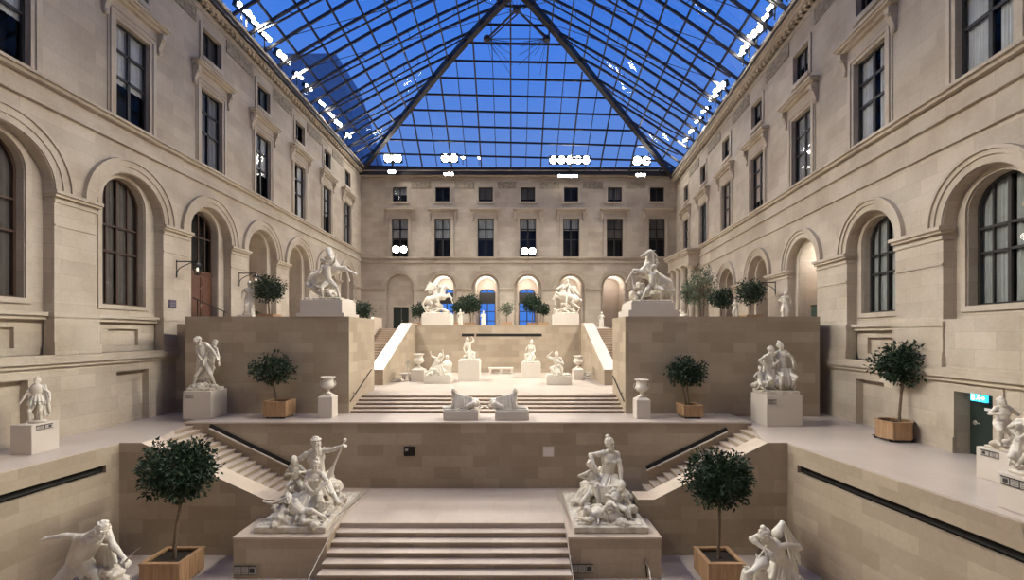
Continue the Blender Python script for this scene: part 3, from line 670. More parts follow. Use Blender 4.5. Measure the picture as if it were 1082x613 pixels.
# thin handrails beside the steps
def rail(pts, lbl, r=.022, mat='rail', posts=()):
    o = thing('handrail', lbl, 'handrail', pts[0]); b = MB(); b.tube(pts, r, 8); b.build('rail', M[mat], o)
    for (a, c) in posts:
        b = MB(); b.tube([a, c], r * .8, 8); b.build('bracket', M[mat], o)
V = Vector
rail([V((-5.69, 18.0, -2.62)), V((-5.69, 15.3, -2.3+.0)), V((-5.69, 12.6, -3.3)), V((-5.69, 12.3, -3.3))], r=.013, mat='plate', lbl='thin steel handrail along the stair side of the river god pedestal', posts=[(V((-5.69, y, z)), V((-5.76, y, z))) for y, z in ((15.1, -2.37), (13.4, -3.0))])
rail([V((1.71, 18.0, -2.62)), V((1.71, 15.3, -2.3)), V((1.71, 12.6, -3.3)), V((1.71, 12.3, -3.3))], r=.013, mat='plate', lbl='thin steel handrail along the stair side of the seated woman pedestal', posts=[(V((1.71, y, z)), V((1.78, y, z))) for y, z in ((15.1, -2.37), (13.4, -3.0))])
rail([V((-7.3, YH + .1, .55)), V((-7.3, 23.6, 1.75))], 'thin handrail on the inner face of the block under the rearing horse facing right', .025, 'iron', [(V((-7.3, 21, .87)), V((-7.36, 21, .87))), (V((-7.3, 23, 1.53)), V((-7.36, 23, 1.53)))])
rail([V((5.06, YH + .1, .55)), V((5.06, 22.8, 1.5))], 'thin handrail on the inner face of the block under the rearing horse facing left', .025, 'iron', [(V((5.06, 21, .87)), V((5.12, 21, .87))), (V((5.06, 22.5, 1.4)), V((5.12, 22.5, 1.4)))])
# portico on the right facade
px0, py0, py1 = 15.55, 40.0, 45.2; zt_, zb_ = 11.15, 9.85
o = thing('portico', 'small stone columned portico projecting from the facade behind the loose pale tree', 'portico', (16.2, 42, Z_UP), None, 'structure')
b = MB(); b.box(px0, XR(42) + .2, py0, py1, zb_, zt_ - .5)
for (z0, z1, p) in ((zt_-.5, zt_-.35, .1), (zt_-.35, zt_-.15, .25), (zt_-.15, zt_, .38)): b.box(px0 - p, XR(42) + .2, py0 - p, py1 + p, z0, z1)
b.build('entablature', M['trim'], o)
for y in (40.4, 42.1, 43.4, 44.8):
    b = MB(); c = (px0 + .38, y, Z_UP); h = zb_ - Z_UP
    b.lathe(c, [(.42, 0), (.42, .14), (.36, .2), (.38, .28), (.32, .36), (.32, h*.35), (.27, h-.55), (.3, h-.5), (.27, h-.44), (.36, h-.22), (.42, h-.16)], 20)
    b.box(c[0]-.43, c[0]+.43, y-.43, y+.43, zb_-.17, zb_); b.build('column', M['trim'], o)
# ------------------------------------------------------------------ carved figures
TEX = bpy.data.textures.new('chisel', 'CLOUDS'); TEX.noise_scale = .12; TEX.noise_depth = 3
def carve(b, name, parent, mat, vox=.022, smooth=3, bump=0.0, org=None):
    """fuse overlapping solids into one continuous surface"""
    o0 = org if org is not None else parent['org']
    me = b.mesh('carving', mat, o0); t = bpy.data.objects.new('carving', me); COL.objects.link(t)
    m = t.modifiers.new('r', 'REMESH'); m.mode = 'VOXEL'; m.voxel_size = vox; m.use_smooth_shade = True
    if smooth: m = t.modifiers.new('s', 'SMOOTH'); m.factor = .5; m.iterations = max(1, smooth - 1)
    if bump: m = t.modifiers.new('d', 'DISPLACE'); m.texture = TEX; m.strength = bump; m.mid_level = .5; m.texture_coords = 'LOCAL'
    dg = bpy.context.evaluated_depsgraph_get(); dg.update()
    nm = bpy.data.meshes.new_from_object(t.evaluated_get(dg)); nm.name = name
    bpy.data.objects.remove(t); bpy.data.meshes.remove(me)
    for v in nm.vertices:
        if v.co.z < 0: v.co.z = 0
    nm.polygons.foreach_set('use_smooth', [True] * len(nm.polygons))
    if not nm.materials: nm.materials.append(mat)
    o = bpy.data.objects.new(name, nm); COL.objects.link(o)
    if parent: o.parent = parent
    return o
UP = V((0, 0, 1))
def ik(a, c, l1, l2, pole):
    d = c - a; D = d.length; k = max(1, D / ((l1 + l2) * .995)); l1 *= k; l2 *= k
    n = d / max(D, 1e-6); x = (l1*l1 - l2*l2 + D*D) / (2*D); h = math.sqrt(max(l1*l1 - x*x, 0))
    p = V(pole); p = p - n * p.dot(n)
    if p.length < 1e-4: p = n.cross(V((1, .2, .1)))
    return a + n * x + p.normalized() * h
def hand(b, w, d, k, palm, curl=.5):
    """palm, four unequal bent fingers and a thumb; d along the forearm, palm = direction the palm faces"""
    d = V(d).normalized(); pn = V(palm); pn = pn - d * pn.dot(d)
    if pn.length < 1e-3: pn = d.cross(V((.3, .9, .2)))
    pn.normalize(); s = d.cross(pn)
    b.ell(w + d*.045*k, (.052*k, .064*k, .026*k), (s, d, pn))
    for i, (off, L) in enumerate(((-.042, .074), (-.014, .088), (.014, .082), (.042, .064))):
        p0 = w + d*.088*k + s*off*k; d1 = (d + pn*curl*.7).normalized(); p1 = p0 + d1*L*.5*k; d2 = (d*(1-curl*.8) + pn*curl*1.5).normalized(); p2 = p1 + d2*L*.55*k
        b.cap(p0, p1, .0125*k, .0115*k, 8, 2); b.cap(p1, p2, .0115*k, .010*k, 8, 2)
    t0 = w + d*.02*k - s*.035*k; t1 = t0 + (d*.6 - s*.8 + pn*.3).normalized()*.045*k; b.cap(t0, t1, .016*k, .012*k, 8, 2); b.cap(t1, t1 + (d + pn*.5).normalized()*.03*k, .012*k, .01*k, 8, 2)
def head(b, c, k, f, u=UP, hair='short', beard=False):
    f = V(f).normalized(); u = V(u); u = (u - f*u.dot(f)).normalized(); l = u.cross(f)
    A = (l, f, u)
    b.ell(c + u*.015*k, (.074*k, .095*k, .11*k), A); b.ell(c - u*.06*k + f*.025*k, (.056*k, .066*k, .062*k), A)
    b.cap(c + f*.088*k + u*.022*k, c + f*.108*k - u*.025*k, .010*k, .016*k, 8, 2)                    # nose
    b.cap(c + f*.085*k + u*.03*k - l*.04*k, c + f*.085*k + u*.03*k + l*.04*k, .014*k, .014*k, 8, 2)   # brow
    for s in (-1, 1):
        b.ell(c + f*.07*k - u*.025*k + l*s*.036*k, (.026*k, .02*k, .024*k), A); b.ell(c + f*.083*k + u*.006*k + l*s*.03*k, .012*k)
        b.ell(c + l*s*.075*k - u*.01*k, (.012*k, .022*k, .033*k), A)                                     # ears
    b.cap(c + f*.084*k - u*.062*k - l*.02*k, c + f*.084*k - u*.062*k + l*.02*k, .0095*k, .0095*k, 8, 2)  # mouth
    b.ell(c + f*.075*k - u*.095*k, .024*k)
    rr = random.Random(int(abs(c.x*991 + c.z*313)))
    if hair:
        for i in range(60 if hair == 'short' else 75):
            t = rr.uniform(0, 2*PI); h = rr.uniform(-.2, 1); q = math.sqrt(max(0, 1-h*h)); y = q*math.cos(t)
            if y > .3 and h < .66: continue
            b.ell(c + l*(q*math.sin(t)*.074*k) + f*((y*.092 - .008)*k) + u*((h*.105 + .018)*k), rr.uniform(.014, .023)*k, None, 8, 6)
        if hair == 'wreath':
            for i in range(14): t = 2*PI*i/14; b.ell(c + l*math.sin(t)*.074*k + f*math.cos(t)*.09*k + u*.07*k, (.022*k, .022*k, .02*k), None, 8, 6)
        if hair == 'bun': b.ell(c + u*.135*k - f*.03*k, .045*k); b.ell(c - f*.1*k + u*.02*k, .05*k)
        if hair == 'long':
            for i in range(16): t = rr.uniform(-1, 1); b.cap(c - f*.08*k + l*t*.07*k, c - f*.1*k + l*t*.1*k - u*rr.uniform(.12, .24)*k, .028*k, .016*k, 8, 2)
        if hair == 'helmet': b.ell(c + u*.05*k - f*.01*k, (.095*k, .115*k, .09*k), A); b.tube([c + u*.16*k + f*.1*k, c + u*.2*k, c + u*.15*k - f*.12*k], .025*k, 8)
    if beard:
        for i in range(20): t = rr.uniform(-1, 1); b.cap(c + f*.06*k - u*.075*k + l*t*.05*k, c + f*rr.uniform(.07, .1)*k - u*rr.uniform(.14, .23)*k + l*t*.045*k, .024*k, .012*k, 8, 2)
def human(b, k, P, C, H, face, lh, rh, lf, rf, hf=None, female=False, hair='short', beard=False, pl=None, pr=None, el=None, er=None, side=None, child=False, curl=.5, hands=True):
    """P pelvis, C base of the neck, H head centre; lh rh lf rf wrists and ankles (l = the figure's own left)"""
    P, C, H = V(P), V(C), V(H); nl = (.2 if not child else .23) * k; C = H - (H - C).normalized() * nl if (H - C).length > nl else C; t = (C - P); TL_ = t.length; t = t.normalized(); f = V(face); f = (f - t*f.dot(t)).normalized()
    l = V(side).normalized() if side else t.cross(f)
    A = (l, f, t); fat = 1.25 if child else 1.2; sw = (.155 if female else .185) * k * (.92 if child else 1); hw = (.105 if female else .092) * k
    b.ell(P + t*.02*k, ((.185 if female else .165)*k*fat, .125*k*fat, .135*k), A)
    b.cap(P + t*.06*k, C - t*.22*k, .125*k*fat, .135*k*fat); b.ell(C - t*.19*k, (.165*k*fat, .12*k*fat, .18*k), A); b.cap(P + t*.05*k + f*.05*k, C - t*.3*k + f*.05*k, .085*k*fat, .085*k*fat)
    for s in (-1, 1):
        if female: b.ell(C - t*.2*k + f*.105*k + l*s*.075*k, .062*k)
        elif not child: b.ell(C - t*.15*k + f*.075*k + l*s*.075*k, (.078*k, .05*k, .062*k), A)
        b.ell(P - t*.03*k - f*.075*k + l*s*.075*k, (.09*k*fat, .09*k*fat, .1*k), A)
        b.cap(C + t*.01*k + l*s*.03*k, C - t*.05*k + l*s*sw*.85, .055*k, .055*k)
    if child: b.ell(P + t*.12*k + f*.06*k, .12*k)
    else:
        for i in range(3):
            for s in (-1, 1): b.ell(P + t*(.12 + .085*i)*k + f*.115*k + l*s*.035*k, (.034*k, .018*k, .036*k), A, 8, 6)
    b.cap(C - t*.03*k, H - (H-C).normalized()*.05*k, .062*k, .055*k)
    hk = k * (1.45 if child else 1.2); head(b, H, hk, hf or f, (H - C), hair, beard)
    for (w, s, pole) in ((lh, 1, el), (rh, -1, er)):
        S = C - t*.06*k + l*s*sw; w = V(w); e = ik(S, w, .30*k, .265*k, pole or (l*s*.6 - f*.35 - UP*.5))
        b.ell(S, .066*k*fat); b.cap(S, e, .056*k*fat, .042*k*fat); b.ell(S.lerp(e, .45) + f*.012*k, .056*k*fat); b.ell(e, .043*k*fat)
        b.cap(e, w, .046*k*fat, .028*k*fat); b.ell(e.lerp(w, .25), .047*k*fat)
        if hands: hand(b, w, w - e, k*(.95 if child else 1), (P + t*.2*k - w), curl)
    for (a, s, pole) in ((lf, 1, pl), (rf, -1, pr)):
        S = P - t*.03*k + l*s*hw; a = V(a); kn = ik(S, a, .44*k, .43*k, pole or (f + l*s*.3))
        b.cap(S, kn, .098*k*fat, .062*k*fat); b.ell(S.lerp(kn, .35), .095*k*fat); b.ell(kn, .062*k*fat)
        b.cap(kn, a, .056*k*fat, .036*k*fat); d = (a - kn).normalized(); back = (S - kn); back = (back - d*back.dot(d))
        back = back.normalized() if back.length > 1e-3 else -f
        b.ell(kn.lerp(a, .3) + back*.022*k, .058*k*fat); ff = -back; ff = (ff - UP*ff.z*.6).normalized() if abs(d.z) > .4 else (ff*.6 + d*.4).normalized()
        b.ell(a - ff*.03*k - d*-.03*k, .036*k); b.cap(a + d*.035*k - ff*.03*k, a + d*.05*k + ff*.15*k, .034*k, .026*k); b.cap(a, a + d*.045*k + ff*.09*k, .036*k, .028*k)
        sd = ff.cross(d); 
        for i in range(4): b.cap(a + d*.052*k + ff*.15*k + sd*(i-1.5)*.018*k, a + d*.058*k + ff*(.185 - .008*abs(i-1))*k + sd*(i-1.5)*.02*k, .012*k, .01*k, 6, 2)
def cloth(b, A, B, n, r0=.05, r1=.035, sag=.1, seed=1, spread=0):
    """a hanging run of folds from the points of A to the points of B"""
    rr = random.Random(seed)
    A = [V(p) for p in A]; B = [V(p) for p in B]
    def on(Q, t):
        if len(Q) == 1: return Q[0]
        x = t * (len(Q)-1); i = min(int(x), len(Q)-2); return Q[i].lerp(Q[i+1], x - i)
    n = int(n * 1.5); mids = []
    for i in range(n):
        t = i / max(n-1, 1) + rr.uniform(-.3, .3) / n; t = min(max(t, 0), 1); a, c = on(A, t), on(B, t); c = c + (c - a) * rr.uniform(-.12, .06); j = V((rr.uniform(-1, 1), rr.uniform(-1, 1), rr.uniform(-1, 1))) * .03
        m = a.lerp(c, .5) + j - UP*sag*rr.uniform(.3, 1); w = rr.uniform(.6, 1.05) if i % 2 else rr.uniform(.4, .7)
        b.cap(a, m, r0*w*.8, (r0+r1)/2*w, 8, 2); b.cap(m, c + j*1.5, (r0+r1)/2*w, r1*w*.8, 8, 2); mids.append((a, m, c + j*1.5))
    for (a, m, c), (a2, m2, c2) in zip(mids, mids[1:]):
        for q in (.25, .5, .75): b.cap(a.lerp(a2, q), m.lerp(m2, q), r0*.45, r1*.5, 6, 2); b.cap(m.lerp(m2, q), c.lerp(c2, q), r1*.5, r1*.4, 6, 2)
def skirt(b, P, k, f, feet, n=14, r=.17, hem=.24, seed=2):
    P = V(P); f = V(f).normalized(); l = UP.cross(f); c = V(feet)
    b.cap(P, c + UP*.1*k, r*.9*k, hem*.8*k, 14)
    cloth(b, [P + l*math.cos(2*PI*i/n)*r*k + f*math.sin(2*PI*i/n)*r*.8*k + UP*.08*k for i in range(n+1)], [c + l*math.cos(2*PI*i/n)*hem*k + f*math.sin(2*PI*i/n)*hem*.9*k for i in range(n+1)], n*2, .05*k, .05*k, .02, seed)
def rocks(b, pts, r, n, seed=1, flat=.7):
    rr = random.Random(seed); r *= .72
    for i in range(int(n * 1.5)):
        p = V(rr.choice(pts)) + V((rr.gauss(0, r*.5), rr.gauss(0, r*.5), rr.gauss(0, r*.25))); q = r * rr.uniform(.45, .9)
        ax = Quaternion((rr.random(), rr.random(), rr.random()), rr.uniform(0, 3)).to_matrix()
        b.ell(p, (q, q*rr.uniform(.7, 1), q*flat), [ax.col[0], ax.col[1], ax.col[2]], 7, 5)
def horse(b, k, hip, sho, poll, muz, fh, hh, tail, fpole=None, wings=False):
    hip, sho, poll, muz = V(hip), V(sho), V(poll), V(muz); ax = (sho - hip).normalized(); dn = V((0, 0, -1)); dn = (dn - ax*dn.dot(ax)).normalized(); l = ax.cross(dn)
    b.cap(hip, sho, .30*k, .29*k, 16); b.ell(hip.lerp(sho, .5) + dn*.06*k, (.27*k, .5*k, .30*k), (l, ax, dn)); b.ell(hip - ax*.08*k, (.29*k, .34*k, .33*k), (l, ax, dn)); b.ell(sho + ax*.1*k + dn*.05*k, (.25*k, .26*k, .32*k), (l, ax, dn))
    nk = poll - sho; crest = -(muz - poll); crest = (crest - nk.normalized()*crest.dot(nk.normalized())); crest = crest.normalized() if crest.length > .01 else -ax
    m = sho.lerp(poll, .55) + crest*.07*k
    b.cap(sho - dn*.02*k, m, .27*k, .21*k, 14); b.cap(m, poll, .21*k, .135*k, 14)
    hd = (muz - poll).normalized(); b.cap(poll, poll.lerp(muz, .55), .135*k, .1*k); b.cap(poll.lerp(muz, .5), muz, .1*k, .07*k); jaw = -crest
    b.ell(poll.lerp(muz, .28) + jaw*.05*k, (.075*k, .13*k, .11*k), (l, hd, jaw)); b.ell(muz + jaw*.03*k, .055*k)
    for s in (-1, 1):
        b.cap(poll + l*s*.06*k - hd*.03*k, poll + l*s*.1*k - hd*.22*k + crest*.05*k, .045*k, .014*k, 8, 2); b.ell(poll.lerp(muz, .33) + l*s*.085*k + crest*.03*k, .026*k); b.ell(muz + l*s*.045*k - jaw*.01*k, .022*k)
    rr = random.Random(5)
    for i in range(32):
        q = i / 31; p = (sho.lerp(m, q/.6) if q < .6 else m.lerp(poll, (q-.6)/.4)) + crest*(.31 - .13*q)*k
        for s_ in (-1, 1): b.cap(p, p + crest*rr.uniform(.08, .26)*k + l*s_*rr.uniform(.04, .2)*k - nk.normalized()*rr.uniform(.02, .24)*k, .065*k, .028*k, 8, 2)
    b.cap(poll + crest*.1*k, poll + hd*.16*k + crest*.13*k, .05*k, .025*k)
    for s, w in ((1, fh[0]), (-1, fh[1])):
        S = sho + dn*.2*k + l*s*.14*k + ax*.08*k; w = V(w); kn = ik(S, w, .56*k, .52*k, fpole or (ax*.8 - UP*-.5))
        b.cap(S - dn*.1*k, kn, .14*k, .075*k); b.ell(kn, .078*k); b.cap(kn, w, .06*k, .048*k); b.ell(w, .06*k); dw = (w - kn).normalized(); b.cap(w, w + dw*.11*k, .05*k, .068*k, 10, 2)
    for s, w in ((1, hh[0]), (-1, hh[1])):
        w = V(w); S = hip - ax*.05*k + dn*.08*k + l*s*.14*k; st = S + dn*.32*k + ax*.16*k + l*s*.04*k; hk_ = w + UP*.46*k - ax*.12*k - V((ax.x, ax.y, 0)).normalized()*.08*k
        b.cap(S, st, .19*k, .13*k); b.cap(st, hk_, .12*k, .06*k); b.ell(hk_, .062*k); b.cap(hk_, w + UP*.06*k, .05*k, .042*k); b.ell(w + UP*.06*k, .055*k); b.cap(w + UP*.06*k, w - UP*.03*k, .05*k, .072*k, 10, 2)
    T = V(tail); r0 = hip - ax*.34*k - dn*.12*k
    for i in range(9): j = V((rr.uniform(-.08, .08), rr.uniform(-.08, .08), rr.uniform(-.12, .12)))*k; mm = r0.lerp(T, .45) - ax*.16*k + j*.5; b.cap(r0, mm, .05*k, .06*k, 8, 2); b.cap(mm, T + j, .055*k, .02*k, 8, 2)

def statue(name, label, org, group=None, cat='statue'): return thing(name, label, cat, org, group)
ST = 'white marble'
def slab(parent, x0, x1, y0, y1, z0, z1, mat='marble', name='base_slab', rough=True):
    b = MB(); b.box(x0, x1, y0, y1, z0, z1); o = b.build(name, M[mat], parent)
    bv = o.modifiers.new('bevel', 'BEVEL'); bv.width = .025; bv.segments = 2; return o
def plinth(name, lbl, x0, x1, y0, y1, z0, z1, mat='pedestal', cap=.0, foot=False, group=None, lab=None):
    o = thing(name, lbl, 'pedestal', ((x0+x1)/2, (y0+y1)/2, z0), group); b = MB(); b.box(x0, x1, y0, y1, z0, z1)
    q = b.build('shaft', M[mat], o); bv = q.modifiers.new('bevel', 'BEVEL'); bv.width = .018; bv.segments = 2
    if cap: b = MB(); b.box(x0-.06, x1+.06, y0-.06, y1+.06, z1 - cap, z1 + .002); q = b.build('cap', M[mat], o)
    if foot: b = MB(); b.box(x0-.05, x1+.05, y0-.05, y1+.05, z0, z0 + .12); q = b.build('foot', M[mat], o)
    return o
def label(parent, p, u, w, h, n, cells=3, dark=True):
    """a small caption plate: p centre, u direction along it, n facing"""
    u, n = V(u).normalized(), V(n).normalized(); up = n.cross(u); up = up if up.z > 0 else -up; p = V(p)
    b = MB(); b.bar(p - u*w/2, p + u*w/2, .02, h, up); b.build('caption_plate', M['plate'], parent)
    b = MB(); f = p + n*.013
    b.bar(f - u*w/2 + up*h/2, f + u*w/2 + up*h/2, .012, .025, up)
    b.bar(f - u*w/2 - up*h/2, f + u*w/2 - up*h/2, .012, .015, up)
    for i in range(1, cells): q = f - u*w/2 + u*(w*i/cells); b.bar(q - up*h/2, q + up*h/2, .012, .015, u)
    if dark: q = f + u*w*.32; b.bar(q - u*h*.28, q + u*h*.28, .012, h*.55, up)
    for r_ in range(3):
        for i in range(cells - 1): q = f - u*w/2 + u*(w*(i+.5)/cells) + up*h*(.25 - .25*r_); b.bar(q - u*w*.1, q + u*w*.1, .008, .008, up)
    b.build('caption_marks', M['ink'], parent)
# ------------------------------------------------------------------ the two river groups on the pedestal blocks
def river_left():
    o = statue('river_god_group', 'white marble group of a bearded seated man holding an oar with a woman and children', (-7.0, 16, Z_LAND + .012))
    zs = Z_LAND + .012; slab(o, -8.12, -5.86, 14.25, 17.5, zs, zs + .2, 'marble2')
    b = MB(); k = 1.55
    P, C, H = W(337, 506, 16.3), W(331.5, 481.5, 16.2), W(334.2, 468.5, 16.0)
    wr_ = W(362.3, 470, 15.85)
    human(b, k, P, C, H, (.45, -.9, .1), W(361, 471.5, 15.85), W(316, 499, 15.9), W(357.5, 532, 15.25), W(328, 536, 15.5), (.75, -.66, .05), hair='wreath', beard=True, pl=(.6, -1, .6), pr=(-.4, -1, .5), el=(.1, -.2, -1), er=(-1, .2, 0), curl=.95)
    cloth(b, [P + V((-.3, -.2, .15)), P + V((.35, -.25, .1))], [W(330, 525, 15.3), W(352, 521, 15.4)], 12, .07, .06, .05, 4)
    carve(b, 'bearded_figure', o, M['marble'], .0125, 2)
    b = MB(); a, c = W(364.5, 465, 15.9), W(346.5, 506, 15.7)
    d = (c - a).normalized(); b.cap(a, c, .035, .045, 10); b.ell(a, .07); s_ = d.cross(V((0, 1, 0))).normalized(); b.ell(a.lerp(c, .84), (.1, .26, .05), (s_, d, V((0, 1, 0)))); b.ell(a.lerp(c, .62), (.055, .09, .05), (s_, d, V((0, 1, 0))))
    carve(b, 'oar', o, M['marble'], .02, 1)
    b = MB(); k = 1.3
    P, C, H = W(330.5, 522, 15.5), W(333, 503, 15.4), W(333.8, 491.8, 15.2)
    human(b, k, P, C, H, (.15, -1, -.1), W(337, 517.5, 15.0), W(329, 519, 15.0), W(344, 541, 14.95), W(287, 531.5, 15.2), (.1, -1, -.25), female=True, hair='bun', pl=(.4, -1, .8), pr=(-.3, -.6, 1), el=(1, -.3, -.4), er=(-1, -.3, -.4))
    cloth(b, [P + V((-.25, -.1, .1)), P + V((.3, -.15, .05))], [W(296, 530, 15.1), W(318, 535, 14.9), W(333, 540, 14.9), W(344, 536, 15)], 18, .075, .06, .04, 6)
    carve(b, 'seated_woman_figure', o, M['marble'], .0125, 2)
    for (nm, k, P, C, H, fc, lh, rh, lf, rf) in (
        ('child_figure', .92, W(312.5, 507, 15.9), W(312.5, 495, 15.85), W(310.8, 487, 15.7), (.3, -1, 0), W(318.5, 499, 15.55), W(307, 501, 15.6), W(314, 523, 15.7), W(309, 522, 15.7)),
        ('child_figure', .72, W(340.5, 540.5, 14.95), W(339, 532, 14.95), W(337.2, 526, 14.85), (-.2, -1, 0), W(345, 537, 14.9), W(334, 536, 14.8), W(342.5, 551, 14.9), W(338.5, 552, 14.8)),
        ('putto_figure', 1.0, W(322, 543, 14.7), W(308.5, 536.5, 14.75), W(304.5, 527, 14.65), (-.1, -.9, .5), W(313, 547, 14.5), W(301, 552, 14.55), W(342, 546, 14.6), W(335.5, 550.5, 14.5))):
        b = MB(); human(b, k, P, C, H, fc, lh, rh, lf, rf, child=True, female=False); carve(b, nm, o, M['marble'], .0115, 2)
    b = MB(); z0 = zs + .2
    rocks(b, [(-7.2, 16.3, z0+.5), (-6.9, 16.5, z0+.7), (-7.0, 16.0, z0+.4), (-6.6, 16.3, z0+.5), (-7.3, 15.8, z0+.3)], .62, 34, 3)
    rocks(b, [(-7.6, 15.2, z0+.1), (-7.0, 15.0, z0+.12), (-6.4, 15.2, z0+.08), (-7.7, 16.4, z0+.2), (-6.2, 16.2, z0+.15), (-7.4, 14.7, z0+.05), (-6.5, 14.7, z0)], .42, 46, 8)
    cloth(b, [(-7.9, 14.6, z0+.1), (-7.7, 16, z0+.3)], [(-6.3, 14.5, z0+.05), (-6.2, 16.2, z0+.1)], 10, .09, .06, .02, 5)
    b.box(-8.0, -5.98, 14.4, 17.35, z0 - .1, z0 + .03); carve(b, 'rock_base', o, M['marble2'], .03, 1, .11)
river_left()
def river_right():
    o = statue('seated_woman_group', 'white marble group of a seated half-draped woman with children and a swan', (3.1, 16, Z_LAND + .012))
    zs = Z_LAND + .012; slab(o, 1.95, 4.3, 14.25, 17.45, zs, zs + .2, 'marble2')
    b = MB(); k = 1.55
    P, C, H = W(641, 506, 16.2), W(645.5, 482, 16.1), W(644.5, 469, 15.95)
    human(b, k, P, C, H, (.05, -1, .1), W(656.5, 508, 15.7), W(628, 492, 15.75), W(655, 533, 15.2), W(614.5, 531.5, 15.2), (.35, -.9, .0), female=True, hair='bun', pl=(.5, -1, .7), pr=(-.5, -1, .5), el=(1, .1, -.2), er=(-1, -.1, -.2))
    cloth(b, [P + V((-.32, -.1, .18)), P + V((0, -.28, .2)), P + V((.34, -.1, .16))], [W(622, 511, 15.5), W(638, 516, 15.3), W(655, 514, 15.5)], 15, .07, .06, .03, 3)
    cloth(b, [W(625, 511, 15.45), W(640, 515, 15.3), W(652, 514, 15.4)], [W(630, 530, 15.3), W(641, 534, 15.15), W(650, 531, 15.2)], 11, .065, .05, .05, 5)
    cloth(b, [P + V((.25, -.2, .05)), P + V((.4, -.05, -.1))], [W(658, 532, 15.1), W(676, 549, 14.9)], 9, .06, .05, .05, 9)
    carve(b, 'seated_figure', o, M['marble'], .0125, 2)
    for (nm, k, P, C, H, fc, lh, rh, lf, rf) in (
        ('child_figure', .98, W(626.5, 513, 15.9), W(625, 500, 15.9), W(624, 491.5, 15.8), (.3, -1, 0), W(632, 507, 15.6), W(619.5, 506, 15.8), W(629, 530, 15.6), W(622, 529, 15.7)),
        ('reclining_child_figure', 1.02, W(648, 532, 15.1), W(653, 521.5, 15.3), W(656.6, 513.8, 15.2), (-.1, -1, .1), W(662, 526, 15.1), W(645, 524, 15.0), W(668, 549, 14.75), W(657, 549, 14.7)),
        ('putto_figure', .95, W(625, 545, 14.75), W(637, 541, 14.75), W(642.8, 535, 14.65), (-.1, -.8, .6), W(641, 549, 14.55), W(632, 551, 14.5), W(612.5, 547.5, 14.65), W(616, 551, 14.55))):
        b = MB(); human(b, k, P, C, H, fc, lh, rh, lf, rf, child=True); carve(b, nm, o, M['marble'], .0115, 2)
    b = MB(); c = W(647, 546, 14.7); b.ell(c, (.26, .2, .17)); b.tube([c + V((-.15, -.05, .08)), c + V((-.28, -.1, .25)), c + V((-.2, -.12, .36)), c + V((-.1, -.16, .33))], .045); b.ell(c + V((-.1, -.16, .33)), (.07, .06, .05)); b.cap(c + V((-.05, -.19, .32)), c + V((.03, -.23, .28)), .03, .015)
    for i in range(7): b.cap(c + V((0, -.08, .06)), c + V((.1 + .05*i, -.1 + .03*i, .2 - .03*i)), .06, .03, 8, 2)
    carve(b, 'swan', o, M['marble'], .02, 1)
    b = MB(); z0 = zs + .2
    rocks(b, [(3.2, 16.4, z0+.55), (3.3, 16.2, z0+.45), (2.9, 16.2, z0+.4), (3.6, 16.2, z0+.4), (3.3, 16.6, z0+.8)], .62, 34, 13)
    rocks(b, [(2.5, 15.3, z0+.1), (3.0, 15.0, z0+.15), (3.7, 15.2, z0+.12), (2.4, 16.2, z0+.15), (3.9, 16.2, z0+.15), (2.5, 14.8, z0+.05), (3.4, 14.7, z0+.05)], .42, 46, 18)
    b.box(2.07, 4.18, 14.4, 17.3, z0 - .1, z0 + .03); carve(b, 'rock_base', o, M['marble2'], .03, 1, .11)
river_right()
# caption plates on the block fronts
for (x0, x1, y, lb) in ((247.5, 270.5, 603, 'grey caption plate on the front of the river god pedestal block'), (602.8, 627, 601, 'grey caption plate on the front of the seated woman pedestal block')):
    p = W((x0+x1)/2, y, 13.99); o = thing('caption_panel', lb, 'label', p); w = (x1-x0)/F*14; label(o, p, (1, 0, 0), w, 9/F*14, (0, -1, 0), 3)
o = thing('hand_rail', 'short steel handrail on the right front of the seated woman pedestal block', 'handrail', W(683, 600, 13.95)); b = MB()
b.tube([W(682, 591, 13.97), W(683, 596, 13.7), W(686, 601, 13.2), W(690, 630, 12.3)], .022); b.build('rail', M['rail'], o)
b = MB(); b.bar(W(682, 591, 13.97), W(683.5, 610, 13.97), .03); b.build('post', M['iron'], o)
